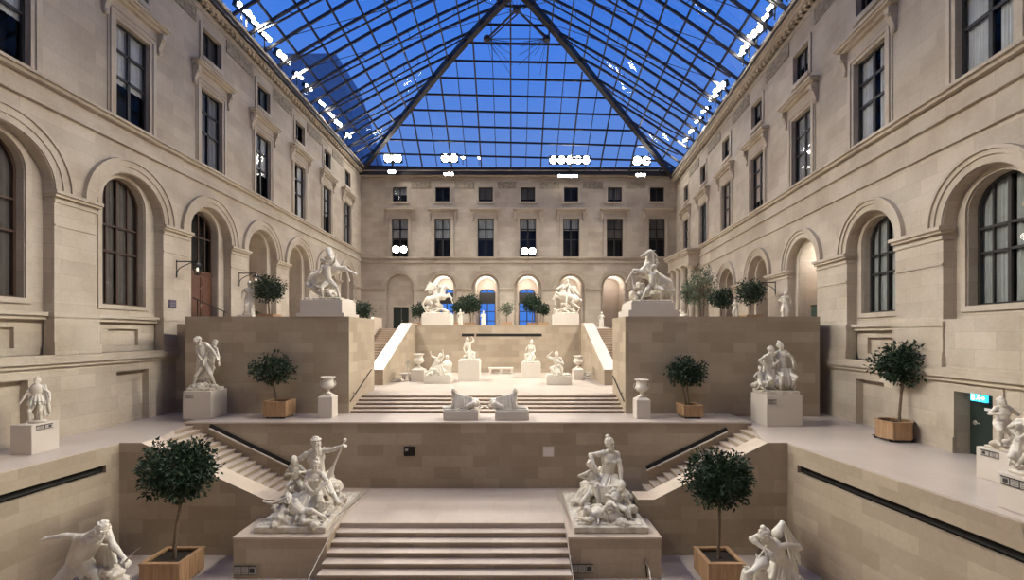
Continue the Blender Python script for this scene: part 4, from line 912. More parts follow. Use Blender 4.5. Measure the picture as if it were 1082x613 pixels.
# ------------------------------------------------------------------ hunters on the bottom floor
def hunter_left():
    zb = -3.1; o = statue('hunter_statue', 'white marble figure bending forward with one arm stretched out behind', (-10.75, 11.5, zb))
    b = MB(); k = 1.45; P, C, H = W(84, 594, 11.6), W(94, 563, 11.5), W(107.5, 560, 11.2)
    human(b, k, P, C, H, (.5, -.85, -.2), W(131, 590, 11.15), W(52, 568.5, 11.35), W(112, 627, 11.3), W(76, 628, 11.7), (.8, -.5, -.35), hair='short', pl=(1, -.8, .2), pr=(-.3, -1, .3), el=(.5, -.3, -.6), er=(-.1, .2, .3), side=(.93, .1, .36))
    cloth(b, [P + V((-.2, -.1, .1)), P + V((.25, -.15, .12))], [W(70, 608, 11.6), W(85, 612, 11.3), W(104, 606, 11.3)], 14, .055, .05, .04, 3)
    cloth(b, [W(106, 576, 11.6), W(118, 577, 11.45)], [W(104, 596, 11.6), W(114, 600, 11.5), W(125, 594, 11.35)], 12, .06, .05, .04, 4)
    cloth(b, [C + V((-.28, -.1, -.1)), C + V((.2, -.15, -.12))], [P + V((-.22, -.12, 0)), P + V((.22, -.16, 0))], 9, .05, .05, .0, 8)
    carve(b, 'bending_figure', o, M['marble'], .0105, 2)
    b = MB(); b.cap(W(133, 593, 11.1), W(141, 584, 11.05), .03, .015); b.cap(W(141, 584, 11.05), W(149, 578, 11.0), .012, .006); carve(b, 'horn', o, M['marble2'], .01, 1)
    b = MB(); rocks(b, [W(90, 622, 11.5), W(100, 615, 11.4), W(118, 605, 11.5), W(120, 618, 11.4), W(82, 628, 11.6)], .33, 34, 5); b.box(-11.35, -9.75, 11.0, 12.1, zb, zb + .12); carve(b, 'rock_base', o, M['marble2'], .025, 1, .09)
    p = plinth('pedestal', 'pale stone pedestal of the bending figure beside the wide planter', -11.45, -9.65, 10.9, 12.2, Z_PIT, zb)
hunter_left()
def hunter_right():
    zb = -3.1; o = statue('spearman_statue', 'white marble figure stooping with a raised elbow and a spear over a hound', (6.65, 11.5, zb))
    b = MB(); k = 1.3; P, C, H = W(827, 597, 11.6), W(819, 573, 11.4), W(807.5, 566.5, 11.15)
    human(b, k, P, C, H, (-.6, -.7, -.5), W(808.5, 581, 11.0), W(842, 577, 11.6), W(806, 630, 11.2), W(832, 628, 11.7), (-.8, -.5, -.45), hair='bun', female=True, pl=(-.8, -.8, .2), pr=(.3, -1, .3), el=(-.9, -.3, -.1), er=(.2, .3, 1), side=(-.55, .3, .5))
    b.cap(W(821, 564, 11.5), W(826.5, 553, 11.65), .13, .06); b.cap(W(826.5, 553, 11.65), W(840, 574, 11.65), .07, .065); b.ell(W(842, 578, 11.65), .11)
    cloth(b, [W(828, 557, 11.7), W(837, 568, 11.7)], [W(836, 592, 11.75), W(845, 594, 11.7)], 8, .05, .05, .02, 5)
    cloth(b, [P + V((-.3, -.15, .15)), P + V((.25, -.1, .15))], [W(812, 614, 11.1), W(826, 618, 11.2), W(842, 612, 11.6)], 18, .065, .055, .02, 6)
    carve(b, 'stooping_figure', o, M['marble'], .0105, 2)
    b = MB(); b.cap(W(808.5, 579, 10.95), W(794.5, 601, 10.9), .018, .022); carve(b, 'spear', o, M['marble'], .012, 0)
    b = MB(); a, c = W(803, 605, 11.0), W(806, 622, 11.3); b.cap(a, c, .17, .2); h = W(805.5, 595, 10.9); b.ell(h, (.16, .15, .14)); b.cap(h, W(795, 604, 10.7), .11, .06); b.cap(W(795, 604, 10.7), W(789, 606, 10.65), .07, .05)
    for s in (-1, 1): b.cap(h + V((s*.08, .02, .08)), h + V((s*.13, .05, .2)), .045, .015)
    h2 = W(790, 601, 10.85); b.ell(h2 - UP*.1, .12); b.cap(h2, W(785.5, 598, 10.8), .06, .015); b.cap(h2 - UP*.1, W(788, 622, 11), .13, .16)
    carve(b, 'hound', o, M['marble'], .018, 2)
    b = MB(); rocks(b, [W(800, 622, 11.2), W(815, 624, 11.4), W(830, 628, 11.5), W(838, 612, 11.6)], .3, 30, 7); b.box(5.8, 7.4, 10.9, 12.0, zb, zb + .12); carve(b, 'rock_base', o, M['marble2'], .025, 1, .09)
    plinth('pedestal', 'pale stone pedestal of the stooping figure with the spear', 5.7, 7.5, 10.8, 12.1, Z_PIT, zb)
hunter_right()
# ------------------------------------------------------------------ groups on the terrace in front of the horse blocks
def wrestlers():
    y0, y1 = 19.15, 20.25; x0, x1 = xat(193, y0), xat(222.8, y0); zt = zat(413.5, y0)
    p = plinth('pedestal', 'tall pale pedestal of the two struggling figures at the corner of the terrace', x0, x1, y0, y1, 0, zt)
    label(p, (x0 + .3, y0 - .01, zt - .22), (1, 0, 0), .36, .13, (0, -1, 0), 2, False)
    o = statue('wrestlers_statue', 'white marble pair of struggling figures on a tall terrace pedestal', ((x0+x1)/2, 19.65, zt)); Y = 19.65; k = 1.08
    b = MB(); P, C, H = W(216.5, 386, Y), W(217.5, 366, Y-.05), W(208.5, 359, Y-.1)
    human(b, k, P, C, H, (-.1, -1, .05), W(229, 377, Y-.25), W(211, 378, Y-.2), W(227, 406, Y), W(204.5, 408, Y-.1), (-.8, -.5, .3), hair='long', pl=(.5, -1, .3), pr=(-.5, -1, .1), el=(1, 0, -.3), er=(-1, -.2, .1))
    carve(b, 'striding_figure', o, M['marble'], .0115, 2)
    b = MB(); P, C, H = W(221.5, 388, Y+.2), W(223, 371, Y+.15), W(227, 362.5, Y)
    human(b, k*.95, P, C, H, (-.2, -1, 0), W(231.5, 383, Y-.1), W(215, 383, Y-.25), W(222, 408, Y+.1), W(215.5, 408.5, Y+.15), (.5, -.8, -.3), female=True, hair='long', el=(1, 0, -.5), er=(-1, -.3, -.3))
    cloth(b, [W(209, 372, Y+.1), W(226, 384, Y-.1)], [W(207, 392, Y+.1), W(213, 404, Y), W(222, 404, Y)], 14, .05, .05, .05, 3); carve(b, 'held_figure', o, M['marble'], .0115, 2)
    b = MB(); rocks(b, [(o.location.x + a, 19.65, zt + .12) for a in (-.3, 0, .3)], .28, 20, 4); rocks(b, [W(216, 402, Y+.2)], .25, 8, 5); b.box(x0+.08, x1-.08, y0+.08, y1-.1, zt, zt+.1); carve(b, 'rock_base', o, M['marble2'], .022, 1, .07)
wrestlers()
def seated_pair():
    y0, y1 = 18.2, 19.4; x0, x1 = xat(810, y0), xat(848, y0); zt = zat(418, y0)
    p = plinth('pedestal', 'broad pale pedestal of the seated pair before the right-hand block', x0, x1, y0, y1, Z_SIDE, zt)
    label(p, (x0 + .22, y0 - .01, zt - .25), (1, 0, 0), .34, .14, (0, -1, 0), 2, False)
    o = statue('seated_pair_statue', 'white marble group of two seated figures leaning together with a child at their feet', ((x0+x1)/2, 18.8, zt)); Y = 18.8; k = 1.08
    slab(o, x0+.02, x1-.06, y0+.06, y1-.1, zt, zt+.16, 'marble2')
    b = MB(); P, C, H = W(810, 393, Y), W(811, 377, Y-.05), W(814.5, 370, Y-.1)
    human(b, k, P, C, H, (.5, -.8, 0), W(819, 385, Y-.25), W(808, 387, Y-.3), W(816, 409, Y-.3), W(806, 409, Y-.25), (.8, -.5, -.2), hair='short', el=(.6, -.5, -.6), er=(-1, 0, 0)); cloth(b, [P + V((-.2, -.15, .1)), P + V((.2, -.2, .1))], [W(806, 404, Y-.3), W(818, 404, Y-.3)], 10, .055, .05, .02, 3)
    carve(b, 'leaning_figure', o, M['marble'], .0115, 2)
    b = MB(); P, C, H = W(827, 393, Y), W(826, 374, Y), W(824.5, 365.5, Y-.05)
    human(b, k, P, C, H, (-.05, -1, .05), W(838.5, 385, Y-.2), W(817, 383, Y-.2), W(836, 409, Y-.25), W(824, 409, Y-.35), (.2, -1, 0), female=True, hair='bun', pl=(.5, -1, .4), el=(1, .1, .6), er=(-1, -.2, -.3)); cloth(b, [P + V((-.2, -.2, .12)), P + V((.25, -.2, .12))], [W(822, 406, Y-.35), W(840, 406, Y-.25)], 14, .06, .055, .02, 4)
    cloth(b, [W(830, 376, Y), W(838, 377, Y)], [W(834, 388, Y), W(841, 392, Y)], 6, .04, .04, .02, 5); carve(b, 'seated_figure', o, M['marble'], .0115, 2)
    b = MB(); human(b, .62, W(803.5, 403, Y-.25), W(802.5, 395, Y-.2), W(803.5, 389.5, Y-.25), (.2, -1, 0), W(809, 399, Y-.35), W(799.5, 401, Y-.2), W(808, 410.5, Y-.4), W(800, 410.5, Y-.3), child=True); carve(b, 'child_figure', o, M['marble'], .013, 2)
    b = MB(); rocks(b, [(o.location.x + a, 18.95, zt + .3) for a in (-.6, -.2, .25, .6)], .3, 26, 6); carve(b, 'rock_base', o, M['marble2'], .022, 1, .07)
seated_pair()
# reclining sphinx-like beasts at the foot of the upper stairs
def beast(x0, x1, xh, sgn, lb, lp):
    Y = 18.95; z0 = 0; X0, X1 = xat(x0, Y), xat(x1, Y); zt = zat(434, Y)
    plinth('low_plinth', lp, X0, X1, Y - .1, Y + .75, z0, zt, 'plinth')
    o = statue('reclining_figure', lb, ((X0+X1)/2, Y + .3, zt)); b = MB(); yc = Y + .3
    hx = xat(xh, yc); s = sgn; P = lambda d, y, z: V((hx + s*d, yc + y, zt + z*1.42))
    b.cap(P(.05, 0, .28), P(.75, .05, .18), .2, .17, 14); b.ell(P(.8, .05, .2), (.25, .24, .2)); b.cap(P(0, 0, .3), P(-.05, -.03, .52), .15, .1)
    head(b, P(-.06, -.05, .55), 1.05, (-s*.5, -.9, -.1), UP, 'long')
    for q in (-1, 1):
        b.cap(P(0, q*.14, .22), P(-.12, q*.15, .07), .09, .075); b.cap(P(-.12, q*.15, .07), P(-.42, q*.15, .05), .07, .06); b.ell(P(-.45, q*.15, .055), (.09, .07, .05))
        b.cap(P(.8, q*.17, .18), P(.5, q*.24, .1), .14, .09); b.cap(P(.5, q*.24, .07), P(.28, q*.24, .05), .07, .06)
    b.tube([P(1.0, .05, .15), P(1.15, -.1, .08), P(1.05, -.25, .06)], .035)
    cloth(b, [P(.0, -.12, .5), P(.3, -.1, .42), P(.7, -.1, .36)], [P(-.1, -.26, .08), P(.3, -.28, .06), P(.85, -.26, .05)], 16, .05, .05, .0, 3)
    cloth(b, [P(.0, .02, .5), P(.6, .02, .34)], [P(.25, -.05, .3), P(1.05, -.08, .1)], 8, .07, .05, .0, 8)
    b.box(min(X0, X1)+.03, max(X0, X1)-.03, Y-.06, Y+.7, zt, zt+.05); carve(b, 'beast', o, M['marble'], .0115, 2)
beast(468.5, 505.5, 481, 1, 'crouching draped beast with its head towards the urn, left of two low white plinths', 'low white plinth under the crouching beast nearer the left urn')
beast(523, 559, 543, -1, 'crouching draped beast with a high rump, right of two low white plinths', 'low white plinth under the crouching beast nearer the stair middle')
# ------------------------------------------------------------------ rearing horses with their grooms on the blocks
def tamer_left():
    y0, y1 = 20.5, 22.3; zt = zat(316.5, y0); x0, x1 = xat(317, y0), xat(361.5, y0)
    p = plinth('horse_plinth', 'massive pale plinth on the block beside the brown-door facade', x0, x1, y0, y1, ZT, zt)
    b = MB(); b.box(x0-.12, x1+.12, y0-.1, y1+.1, ZT, ZT+.16); b.build('foot', M['pedestal'], p)
    o = statue('rearing_horse_group', 'white marble rearing horse facing right held back by a naked groom', ((x0+x1)/2, 21.3, zt)); k = .98
    b = MB(); horse(b, k, W(333.5, 294.5, 21.7), W(352.5, 283.5, 21.3), W(347.5, 264, 21.0), W(350, 273, 20.55), (W(374.5, 289, 20.95), W(368, 294, 21.3)), (W(338, 314.5, 21.5), W(344.5, 314.5, 21.9)), W(325, 302, 21.8), fpole=(.6, 0, .9)); carve(b, 'horse', o, M['marble'], .0125, 2)
    b = MB(); P, C, H = W(347.5, 297.5, 20.95), W(345.5, 281.5, 20.95), W(341.5, 275.5, 20.85)
    human(b, 1.02, P, C, H, (.3, -1, .1), W(354.5, 270.5, 20.8), W(333, 286, 20.9), W(358, 313.5, 20.85), W(341, 313.5, 20.8), (.6, -.6, .5), pl=(.8, -.6, .3), pr=(-.2, -1, .2), el=(1, -.2, -.4), er=(-.6, 0, -.6)); cloth(b, [P + V((-.1, -.1, .1)), P + V((.1, .0, .1))], [W(333, 300, 21.2), W(352, 306, 21.2)], 8, .05, .05, .03, 3); carve(b, 'groom_figure', o, M['marble'], .018, 2)
    b = MB(); rocks(b, [W(334, 304, 21.5), W(339, 309, 21.4), W(346, 310, 21.5), W(330, 303, 21.7), W(352, 312, 21.3)], .3, 40, 9); b.box(x0+.12, x1-.1, y0+.08, y1-.1, zt, zt+.09); carve(b, 'rock_base', o, M['marble2'], .025, 1, .09)
tamer_left()
def tamer_right():
    y0, y1 = 20.6, 22.4; zt = zat(319, y0); x0, x1 = xat(667, y0), xat(714, y0)
    p = plinth('horse_plinth', 'massive pale plinth on the block beside the exit-door facade', x0, x1, y0, y1, ZT, zt)
    b = MB(); b.box(x0-.14, x1+.1, y0-.1, y1+.1, ZT, ZT+.3); b.build('foot', M['pedestal'], p)
    o = statue('rearing_horse_group', 'white marble rearing horse facing left held by a striding groom', ((x0+x1)/2, 21.4, zt)); k = 1.0
    b = MB(); horse(b, k, W(702, 299.5, 21.6), W(683.5, 287.5, 21.4), W(687, 266.5, 21.3), W(678.5, 271, 21.1), (W(663.5, 295.5, 21.2), W(670, 302, 21.2)), (W(708.5, 316.5, 21.4), W(699, 316.5, 21.8)), W(711, 311, 21.7), fpole=(-.5, 0, .9)); carve(b, 'horse', o, M['marble'], .0125, 2)
    b = MB(); P, C, H = W(689.5, 301.5, 20.95), W(689, 289, 20.9), W(690.5, 282.5, 20.85)
    human(b, 1.0, P, C, H, (-.2, -1, 0), W(696, 298, 20.8), W(684, 279, 20.9), W(698, 316, 20.85), W(678, 316.5, 20.8), (-.7, -.6, .3), pl=(.6, -.8, .3), pr=(-.5, -1, .1), er=(-1, -.1, -.3)); cloth(b, [P + V((-.15, -.1, .1)), P + V((.15, -.05, .1))], [W(681, 307, 20.9), W(697, 307, 20.95)], 9, .05, .05, .03, 3); carve(b, 'groom_figure', o, M['marble'], .018, 2)
    b = MB(); rocks(b, [W(676, 303, 21.6), W(674, 310, 21.4), W(684, 309, 21.5), W(694, 311, 21.4), W(672, 313, 21.3), W(703, 311, 21.6)], .3, 44, 19); b.box(x0+.1, x1-.1, y0+.08, y1-.1, zt, zt+.09); carve(b, 'rock_base', o, M['marble2'], .025, 1, .09)
tamer_right()
# ------------------------------------------------------------------ winged riders above the niche wall
def rider(px0, px1, lb, lp, hp, dirx):
    y0, y1 = 36.15, 37.9; zt = zat(331.7, y0); x0, x1 = xat(px0, y0), xat(px1, y0)
    plinth('rider_pedestal', lp, x0, x1, y0, y1, Z_UP, zt, 'plinth', 0)
    o = statue('rider_statue', lb, ((x0+x1)/2, 37, zt)); Y = 37.0
    q = {n: W(x, y, Y + d) for n, (x, y, d) in hp.items()}
    b = MB(); horse(b, .98, q['hip'], q['sho'], q['poll'], q['muz'], (q['f1'], q['f2']), (q['h1'], q['h2']), q['tail'], fpole=(dirx*.7, 0, .8)); carve(b, 'horse', o, M['marble'], .03, 2)
    b = MB(); P, C, H = q['P'], q['C'], q['H']; s = V((0, -dirx, 0)) ; 
    human(b, 1.0, P, C, H, (dirx, -.35, .1), q['lh'], q['rh'], q['lf'], q['rf'], (dirx, -.5, .1), hair='wreath')
    w0 = C - V((dirx*.1, 0, .1))
    for i in range(8): b.cap(w0, q['wing'] + V((-dirx*.1*i*.5, .1, -.11*i)), .07, .035, 8, 2)
    cloth(b, [C - V((dirx*.1, 0, .1))], [q['wing'] - UP*.7, q['wing'] - UP*1.1], 6, .07, .06, .05, 4); carve(b, 'rider_figure', o, M['marble'], .024, 2)
    b = MB(); c = V(((x0+x1)/2, Y, zt)); rocks(b, [c + V((a, 0, .22 + .2*(abs(a) < .4))) for a in (-.75, -.4, 0, .35, .7)], .34, 34, 5); rocks(b, [c + V((a, 0, .75)) for a in (-.15, .2)], .32, 10, 6)
    b.box(x0+.1, x1-.1, y0+.2, y1-.2, zt, zt+.1); b.tube([c + V((-dirx*.2, -.4, .15)), c + V((dirx*.3, -.5, .4)), c + V((dirx*.75, -.4, .2))], .09); carve(b, 'trophy_base', o, M['marble2'], .03, 1, .09)
rider(445.5, 476.5, 'winged rider on a leaping horse, above the niche wall nearer the dark far door', 'broad white pedestal of the rider nearer the dark far door',
      dict(hip=(454, 317, 0), sho=(467, 313, 0), poll=(470.5, 302, 0), muz=(476, 305.5, -.1), f1=(477, 314.5, -.2), f2=(478, 319, .2), h1=(450.5, 331, -.2), h2=(455.5, 331, .2), tail=(448.5, 325, 0),
           P=(461.5, 309.5, 0), C=(463, 301.5, 0), H=(464.5, 297.5, -.05), lh=(470, 306, .15), rh=(456.5, 302.5, -.3), lf=(464.5, 321.5, .35), rf=(463.5, 321.5, -.45), wing=(453, 297.5, 0)), 1)
rider(585.5, 612, 'winged rider on a leaping horse above the right end of the niche wall', 'broad white pedestal of the rider above the right end of the niche wall',
      dict(hip=(606.5, 315.5, 0), sho=(594.5, 312, 0), poll=(594.5, 302, 0), muz=(589, 305.5, -.1), f1=(585, 315, -.2), f2=(586, 320, .2), h1=(610, 331, -.2), h2=(604, 331, .2), tail=(613, 318, 0),
           P=(600, 309, 0), C=(600, 301.5, 0), H=(599.5, 297.5, -.05), lh=(594, 306, -.2), rh=(604.5, 304, .3), lf=(598, 321, -.45), rf=(598.5, 321, .35), wing=(608.5, 302.5, 0)), -1)
# ------------------------------------------------------------------ statues of the stage
def seated(lb, lp, px0, px1, yb, yt, top, xh, k, face, plinth_depth=1.1, variant=0, name='seated_statue', z0=Z_STAGE):
    Y = (CZ - z0) * F / (yb - HY); x0, x1 = xat(px0, Y), xat(px1, Y); zt = zat(yt, Y)
    plinth('pedestal', lp, x0, x1, Y, Y + plinth_depth, z0, zt, 'plinth')
    yc = Y + plinth_depth * .5; o = statue(name, lb, ((x0+x1)/2, yc, zt)); c = V(((x0+x1)/2, yc, zt)); hx = xat(xh, yc); h = zat(top, yc) - zt
    b = MB(); f = V(face).normalized(); P = c + V(((hx - c.x)*.4, .1, h*.36)); C = V((hx*.85 + P.x*.15, yc, zt + h*.76)); H = V((hx, yc - .05, zt + h*.9)); l = UP.cross(f)
    if variant == 0: human(b, k, P, C, H, f, P + f*.35*k + l*.2*k + UP*.1*k, P - l*.3*k + f*.1*k + UP*.3*k, c + f*.42*k + l*.12*k + UP*.1, c + f*.3*k - l*.2*k + UP*.1, female=True, hair='bun')
    elif variant == 1: human(b, k, P, C, H, f, H + l*.35*k + UP*.12*k, P - l*.35*k + f*.2*k, c + f*.5*k + l*.1*k + UP*.1, c + f*.3*k - l*.25*k + UP*.1, hair='long')
    else: human(b, k, P, C, H, f, P + f*.3*k + l*.1*k + UP*.25*k, H - l*.3*k + f*.1*k + UP*.05*k, c + f*.35*k + l*.25*k + UP*.1, c + f*.45*k - l*.05*k + UP*.1, hair='short')
    cloth(b, [P - l*.2*k + f*.1, P + l*.2*k + f*.1], [c + f*.4*k - l*.25*k + UP*.15, c + f*.4*k + l*.25*k + UP*.15], 9, .06*k, .05*k, .03, 3); carve(b, 'figure', o, M['marble'], .022, 2)
    b = MB(); rocks(b, [c + V((0, .15, h*.16)), c + V((.15, .1, h*.2)), c + V((-.2, .1, h*.12)), c + V((0, .1, .08))], .27*k, 24, 4); b.box(x0+.06, x1-.06, Y+.06, Y+plinth_depth-.06, zt, zt+.08); carve(b, 'rock_base', o, M['marble2'], .025, 1, .07)
seated('slender white statue with a raised arm left of the low bench', 'white cube pedestal left of the low bench', 484, 506.5, 403, 381.5, 356.5, 494, 1.02, (.5, -1, 0), 1.6, 1)
seated('seated white statue with crossed legs right of the low bench', 'white cube pedestal right of the low bench', 551.5, 571.5, 399.5, 384, 359.5, 561.5, 1.1, (-.4, -1, 0), 1.4, 0)
seated('white crouching statue with lifted arm, low pedestal near the right stair wall', 'low wide pedestal near the right stair wall', 577.5, 604.5, 407, 397.5, 372, 588, 1.2, (-.2, -1, 0), 1.2, 2)
def reclining():
    Y = (CZ - Z_STAGE) * F / (405.5 - HY); x0, x1 = xat(447.5, Y), xat(476.5, Y); zt = zat(397.5, Y)
    plinth('pedestal', 'low wide pedestal near the left stair wall', x0, x1, Y, Y + 1.2, Z_STAGE, zt, 'plinth')
    o = statue('reclining_statue', 'white statue of a reclining figure with flung-up arm near the left stair wall', ((x0+x1)/2, Y+.6, zt)); yc = Y + .5; k = 1.05
    b = MB(); human(b, k, W(457, 391, yc), W(463, 381, yc), W(465, 376, yc-.1), (-.1, -1, .1), W(468, 372, yc), W(455, 373, yc-.1), W(451, 396, yc-.2), W(466, 396, yc-.25), hair='long', pr=(-1, -.3, 1)); cloth(b, [W(457, 390, yc-.2), W(466, 385, yc-.1)], [W(450, 396, yc-.3), W(470, 396, yc-.3)], 8, .06, .05, .03, 4); carve(b, 'figure', o, M['marble'], .0125, 2)
    b = MB(); rocks(b, [W(455, 394, yc), W(462, 392, yc+.1), W(468, 393, yc)], .3, 22, 4); b.box(x0+.05, x1-.05, Y+.05, Y+1.1, zt, zt+.08); carve(b, 'rock_base', o, M['marble2'], .025, 1, .07)
    o = statue('bust_statue', 'white draped bust standing behind the right end of the reclining figure', W(472.5, 402.5, Y + 1.6)); b = MB(); q = Y + 1.6
    h0 = W(472.5, 378, q); b.box(h0.x-.28, h0.x+.28, q-.25, q+.25, Z_STAGE, Z_STAGE + 1.0); b.cap((h0.x, q, Z_STAGE+.9), (h0.x, q, h0.z - .5), .24, .28); b.ell(h0 - UP*.42, (.34, .22, .25)); b.cap(h0 - UP*.3, h0, .09, .08); head(b, h0, 1.3, (-.2, -1, 0), UP, 'wreath')
    carve(b, 'bust', o, M['marble'], .022, 2)
reclining()
# small figures: helper for standing statues
def standing(lb, x, yfoot, ytop, Y, k=None, face=(0, -1, 0), hair='short', female=False, dress=False, pose=0, ped=None, z0=None, name='standing_statue', vox=.022, lp=None, pw=.5):
    top = zat(ytop, Y); foot = zat(yfoot, Y); h = top - foot; k = h / 1.80; X = xat(x, Y); c = V((X, Y, foot)); f = V(face).normalized(); l = UP.cross(f)
    if ped is not None: plinth('pedestal', lp, X - pw, X + pw, Y - pw, Y + pw, ped, foot, 'plinth')
    o = statue(name, lb, c); b = MB(); P = c + UP*.93*k + l*.03*k; C = c + UP*1.47*k; H = c + UP*1.68*k + l*.02*k
    hands_ = {0: (P + l*.3*k + UP*.02*k + f*.1*k, P - l*.26*k + UP*.2*k + f*.16*k), 1: (P + l*.42*k + f*.1*k + UP*.05*k, P - l*.42*k + f*.2*k - UP*.02*k), 2: (C + l*.25*k + f*.25*k, C - l*.1*k + f*.3*k - UP*.1*k), 3: (P + l*.22*k + UP*.35*k + f*.2*k, P - l*.34*k)}[pose]
    human(b, k, P, C, H, f, hands_[0], hands_[1], c + l*.13*k + f*.03*k + UP*.08*k, c - l*.15*k + f*.14*k + UP*.08*k, hair=hair, female=female)
    if dress: skirt(b, P + UP*.1*k, k, f, c + UP*.04, 12, .17, .22)
    cloth(b, [C + l*.15*k - f*.1*k, P - l*.2*k], [P + l*.25*k - f*.1*k, c - l*.2*k - f*.1*k + UP*.3*k], 7, .045*k, .04*k, .03, 3)
    carve(b, 'figure', o, M['marble'], vox, 2)
    b = MB(); b.cap(c - f*.12*k + UP*.05, c - f*.14*k + UP*.7*k, .12*k, .09*k); b.lathe(c, [(.3*k, 0), (.32*k, .02), (.31*k, .08*k), (.28*k, .1*k)], 18); carve(b, 'stump_base', o, M['marble2'], .025, 1, .02); return o
def armoured():
    y0, y1 = 13.9, 14.65; x0, x1 = xat(10.6, y0), xat(33.4, y0); zt = zat(449.5, y0)
    p = plinth('pedestal', 'cube pedestal of the lone armoured statue beside the recessed wall panel', x0, x1, y0, y1 + .1, Z_SIDE, zt)
    label(p, (x1 + .01, (y0+y1)/2, zt - .12), (0, 1, 0), .5, .13, (1, 0, 0), 2)
    o = standing('lone armoured white statue with a baton on a cube pedestal by the left wall', 38.5, 446.5, 400.5, 14.35, face=(.5, -1, 0), hair='helmet', pose=1, name='armoured_statue', vox=.014)
    c = o.location; b = MB()
    b.cap(c + V((.1, -.16, .68)), c + V((.5, -.2, .68)), .016, .012); b.build('baton', M['marble'], o, org=c)
    b = MB(); 
    for i in range(12): t = 2*PI*i/12; b.cap(c + V((math.cos(t)*.13, math.sin(t)*.11, .82)), c + V((math.cos(t)*.21, math.sin(t)*.18, .58)), .035, .03, 8, 2)
    b.ell(c + V((0, -.01, 1.05)), (.17, .13, .2)); cloth(b, [c + V((-.15, .1, 1.15)), c + V((.2, .1, 1.15))], [c + V((-.25, .16, .2)), c + V((.25, .16, .2))], 9, .05, .045, .02, 5); carve(b, 'cuirass_and_cloak', o, M['marble'], .014, 2)
armoured()
# right side floor: two statues on big pedestals
def side_pair():
    x0, y0, y1 = 12.05, 10.6, 11.8; zt = .67
    p = plinth('pedestal', 'large square pedestal of the standing figure next to the exit door', x0, x0 + 1.25, y0, y1, Z_SIDE, zt, 'pedestal')
    label(p, (x0 - .01, 11.45, zt - .12), (0, 1, 0), .42, .13, (-1, 0, 0), 2)
    o = statue('nymph_statue', 'white marble standing figure with lifted arm beside the exit door', (12.6, 11.2, zt)); Y = 11.35; k = 1.02
    b = MB(); P, C, H = W(1059, 447, Y), W(1060, 430.5, Y), W(1058.5, 424.5, Y - .05)
    human(b, k*.8, P, C, H, (-.4, -1, 0), W(1067.5, 431, Y), W(1053, 437, Y - .2), W(1062, 467, Y), W(1056, 467, Y - .1), female=True, hair='long', el=(1, 0, -.6)); cloth(b, [W(1064, 433, Y+.1), W(1066, 445, Y)], [W(1067, 462, Y+.1), W(1072, 466, Y)], 9, .05, .05, .02, 4); cloth(b, [P + V((-.1, -.1, .05)), P + V((.15, -.1, .05))], [W(1064, 458, Y-.1), W(1070, 462, Y)], 7, .05, .04, .02, 3)
    carve(b, 'figure', o, M['marble'], .014, 2); b = MB(); rocks(b, [W(1058, 469, Y), W(1066, 466, Y+.1), W(1069, 460, Y+.1)], .18, 18, 3); b.box(x0+.1, x0+1.15, y0+.1, y1-.1, zt, zt+.07); carve(b, 'rock_base', o, M['marble2'], .02, 2, .02)
    x0, y0, y1 = 10.42, 8.4, 9.76; zt = .64
    p = plinth('pedestal', 'largest pedestal at the edge of the side floor, cut by the picture edge', x0, x0 + 1.2, y0, y1, Z_SIDE, zt, 'pedestal')
    label(p, (x0 - .01, 9.4, zt - .16), (0, 1, 0), .55, .16, (-1, 0, 0), 3)
    o = statue('draped_statue', 'white marble draped figure on the pedestal cut by the right picture edge', (11.0, 9.1, zt)); Y = 9.1
    b = MB(); P, C, H = W(1083, 470, Y), W(1086, 447, Y), W(1088, 436, Y); human(b, .8, P, C, H, (-1, -.5, 0), W(1079, 462, Y-.2), W(1074, 448, Y-.1), W(1077, 490, Y-.1), W(1083, 491, Y), hair='long', female=True)
    skirt(b, P, .75, (-1, -.5, 0), W(1083, 492, Y), 12, .2, .3); cloth(b, [W(1076, 448, Y), W(1085, 455, Y)], [W(1073, 480, Y), W(1080, 488, Y-.1)], 12, .05, .05, .03, 6); carve(b, 'figure', o, M['marble'], .014, 2)
    b = MB(); rocks(b, [W(1080, 491, Y), W(1088, 488, Y)], .16, 12, 3); b.box(x0+.1, x0+1.1, y0+.1, y1-.1, zt, zt+.07); carve(b, 'rock_base', o, M['marble2'], .02, 2, .02)
side_pair()
# upper floor statues
standing('small white draped statue between the tree and the bracket lantern above the left block', 263, 333, 298, 24.2, face=(.5, -1, 0), dress=True, female=True, hair='bun', ped=Z_UP, pose=3, lp='white pedestal of the draped statue by the left bracket lantern', pw=.4)
standing('small white herm-like statue beside the green counter above the right block', 829.5, 336, 308, 22.9, face=(-.5, -1, 0), dress=True, hair='short', ped=Z_UP, pose=0, lp='white pedestal of the statue beside the green counter', pw=.35)
standing('small white statue seated low between two round trees above the right block', 777, 336, 316, 26, face=(-.5, -1, 0), dress=True, female=True, hair='bun', ped=Z_UP, pose=2, lp='white pedestal between the two round trees above the right block', pw=.5)
standing('little white statue just right of the rider nearer the dark far door', 486.2, 344, 327.5, 38.2, dress=True, female=True, hair='bun', ped=Z_UP, pose=2, lp='small pedestal right of the rider nearer the dark far door', pw=.45)
standing('little white statue before the first blue glazed door', 510.5, 344, 329, 38.4, dress=True, female=True, hair='bun', ped=Z_UP, pose=0, lp='small pedestal before the first blue glazed door', pw=.4)
standing('little white statue on a block at the head of the right upper stairs', 635.5, 346, 330, 37.6, dress=True, hair='short', ped=Z_UP, pose=3, lp='pale block at the head of the right upper stairs', pw=.5)
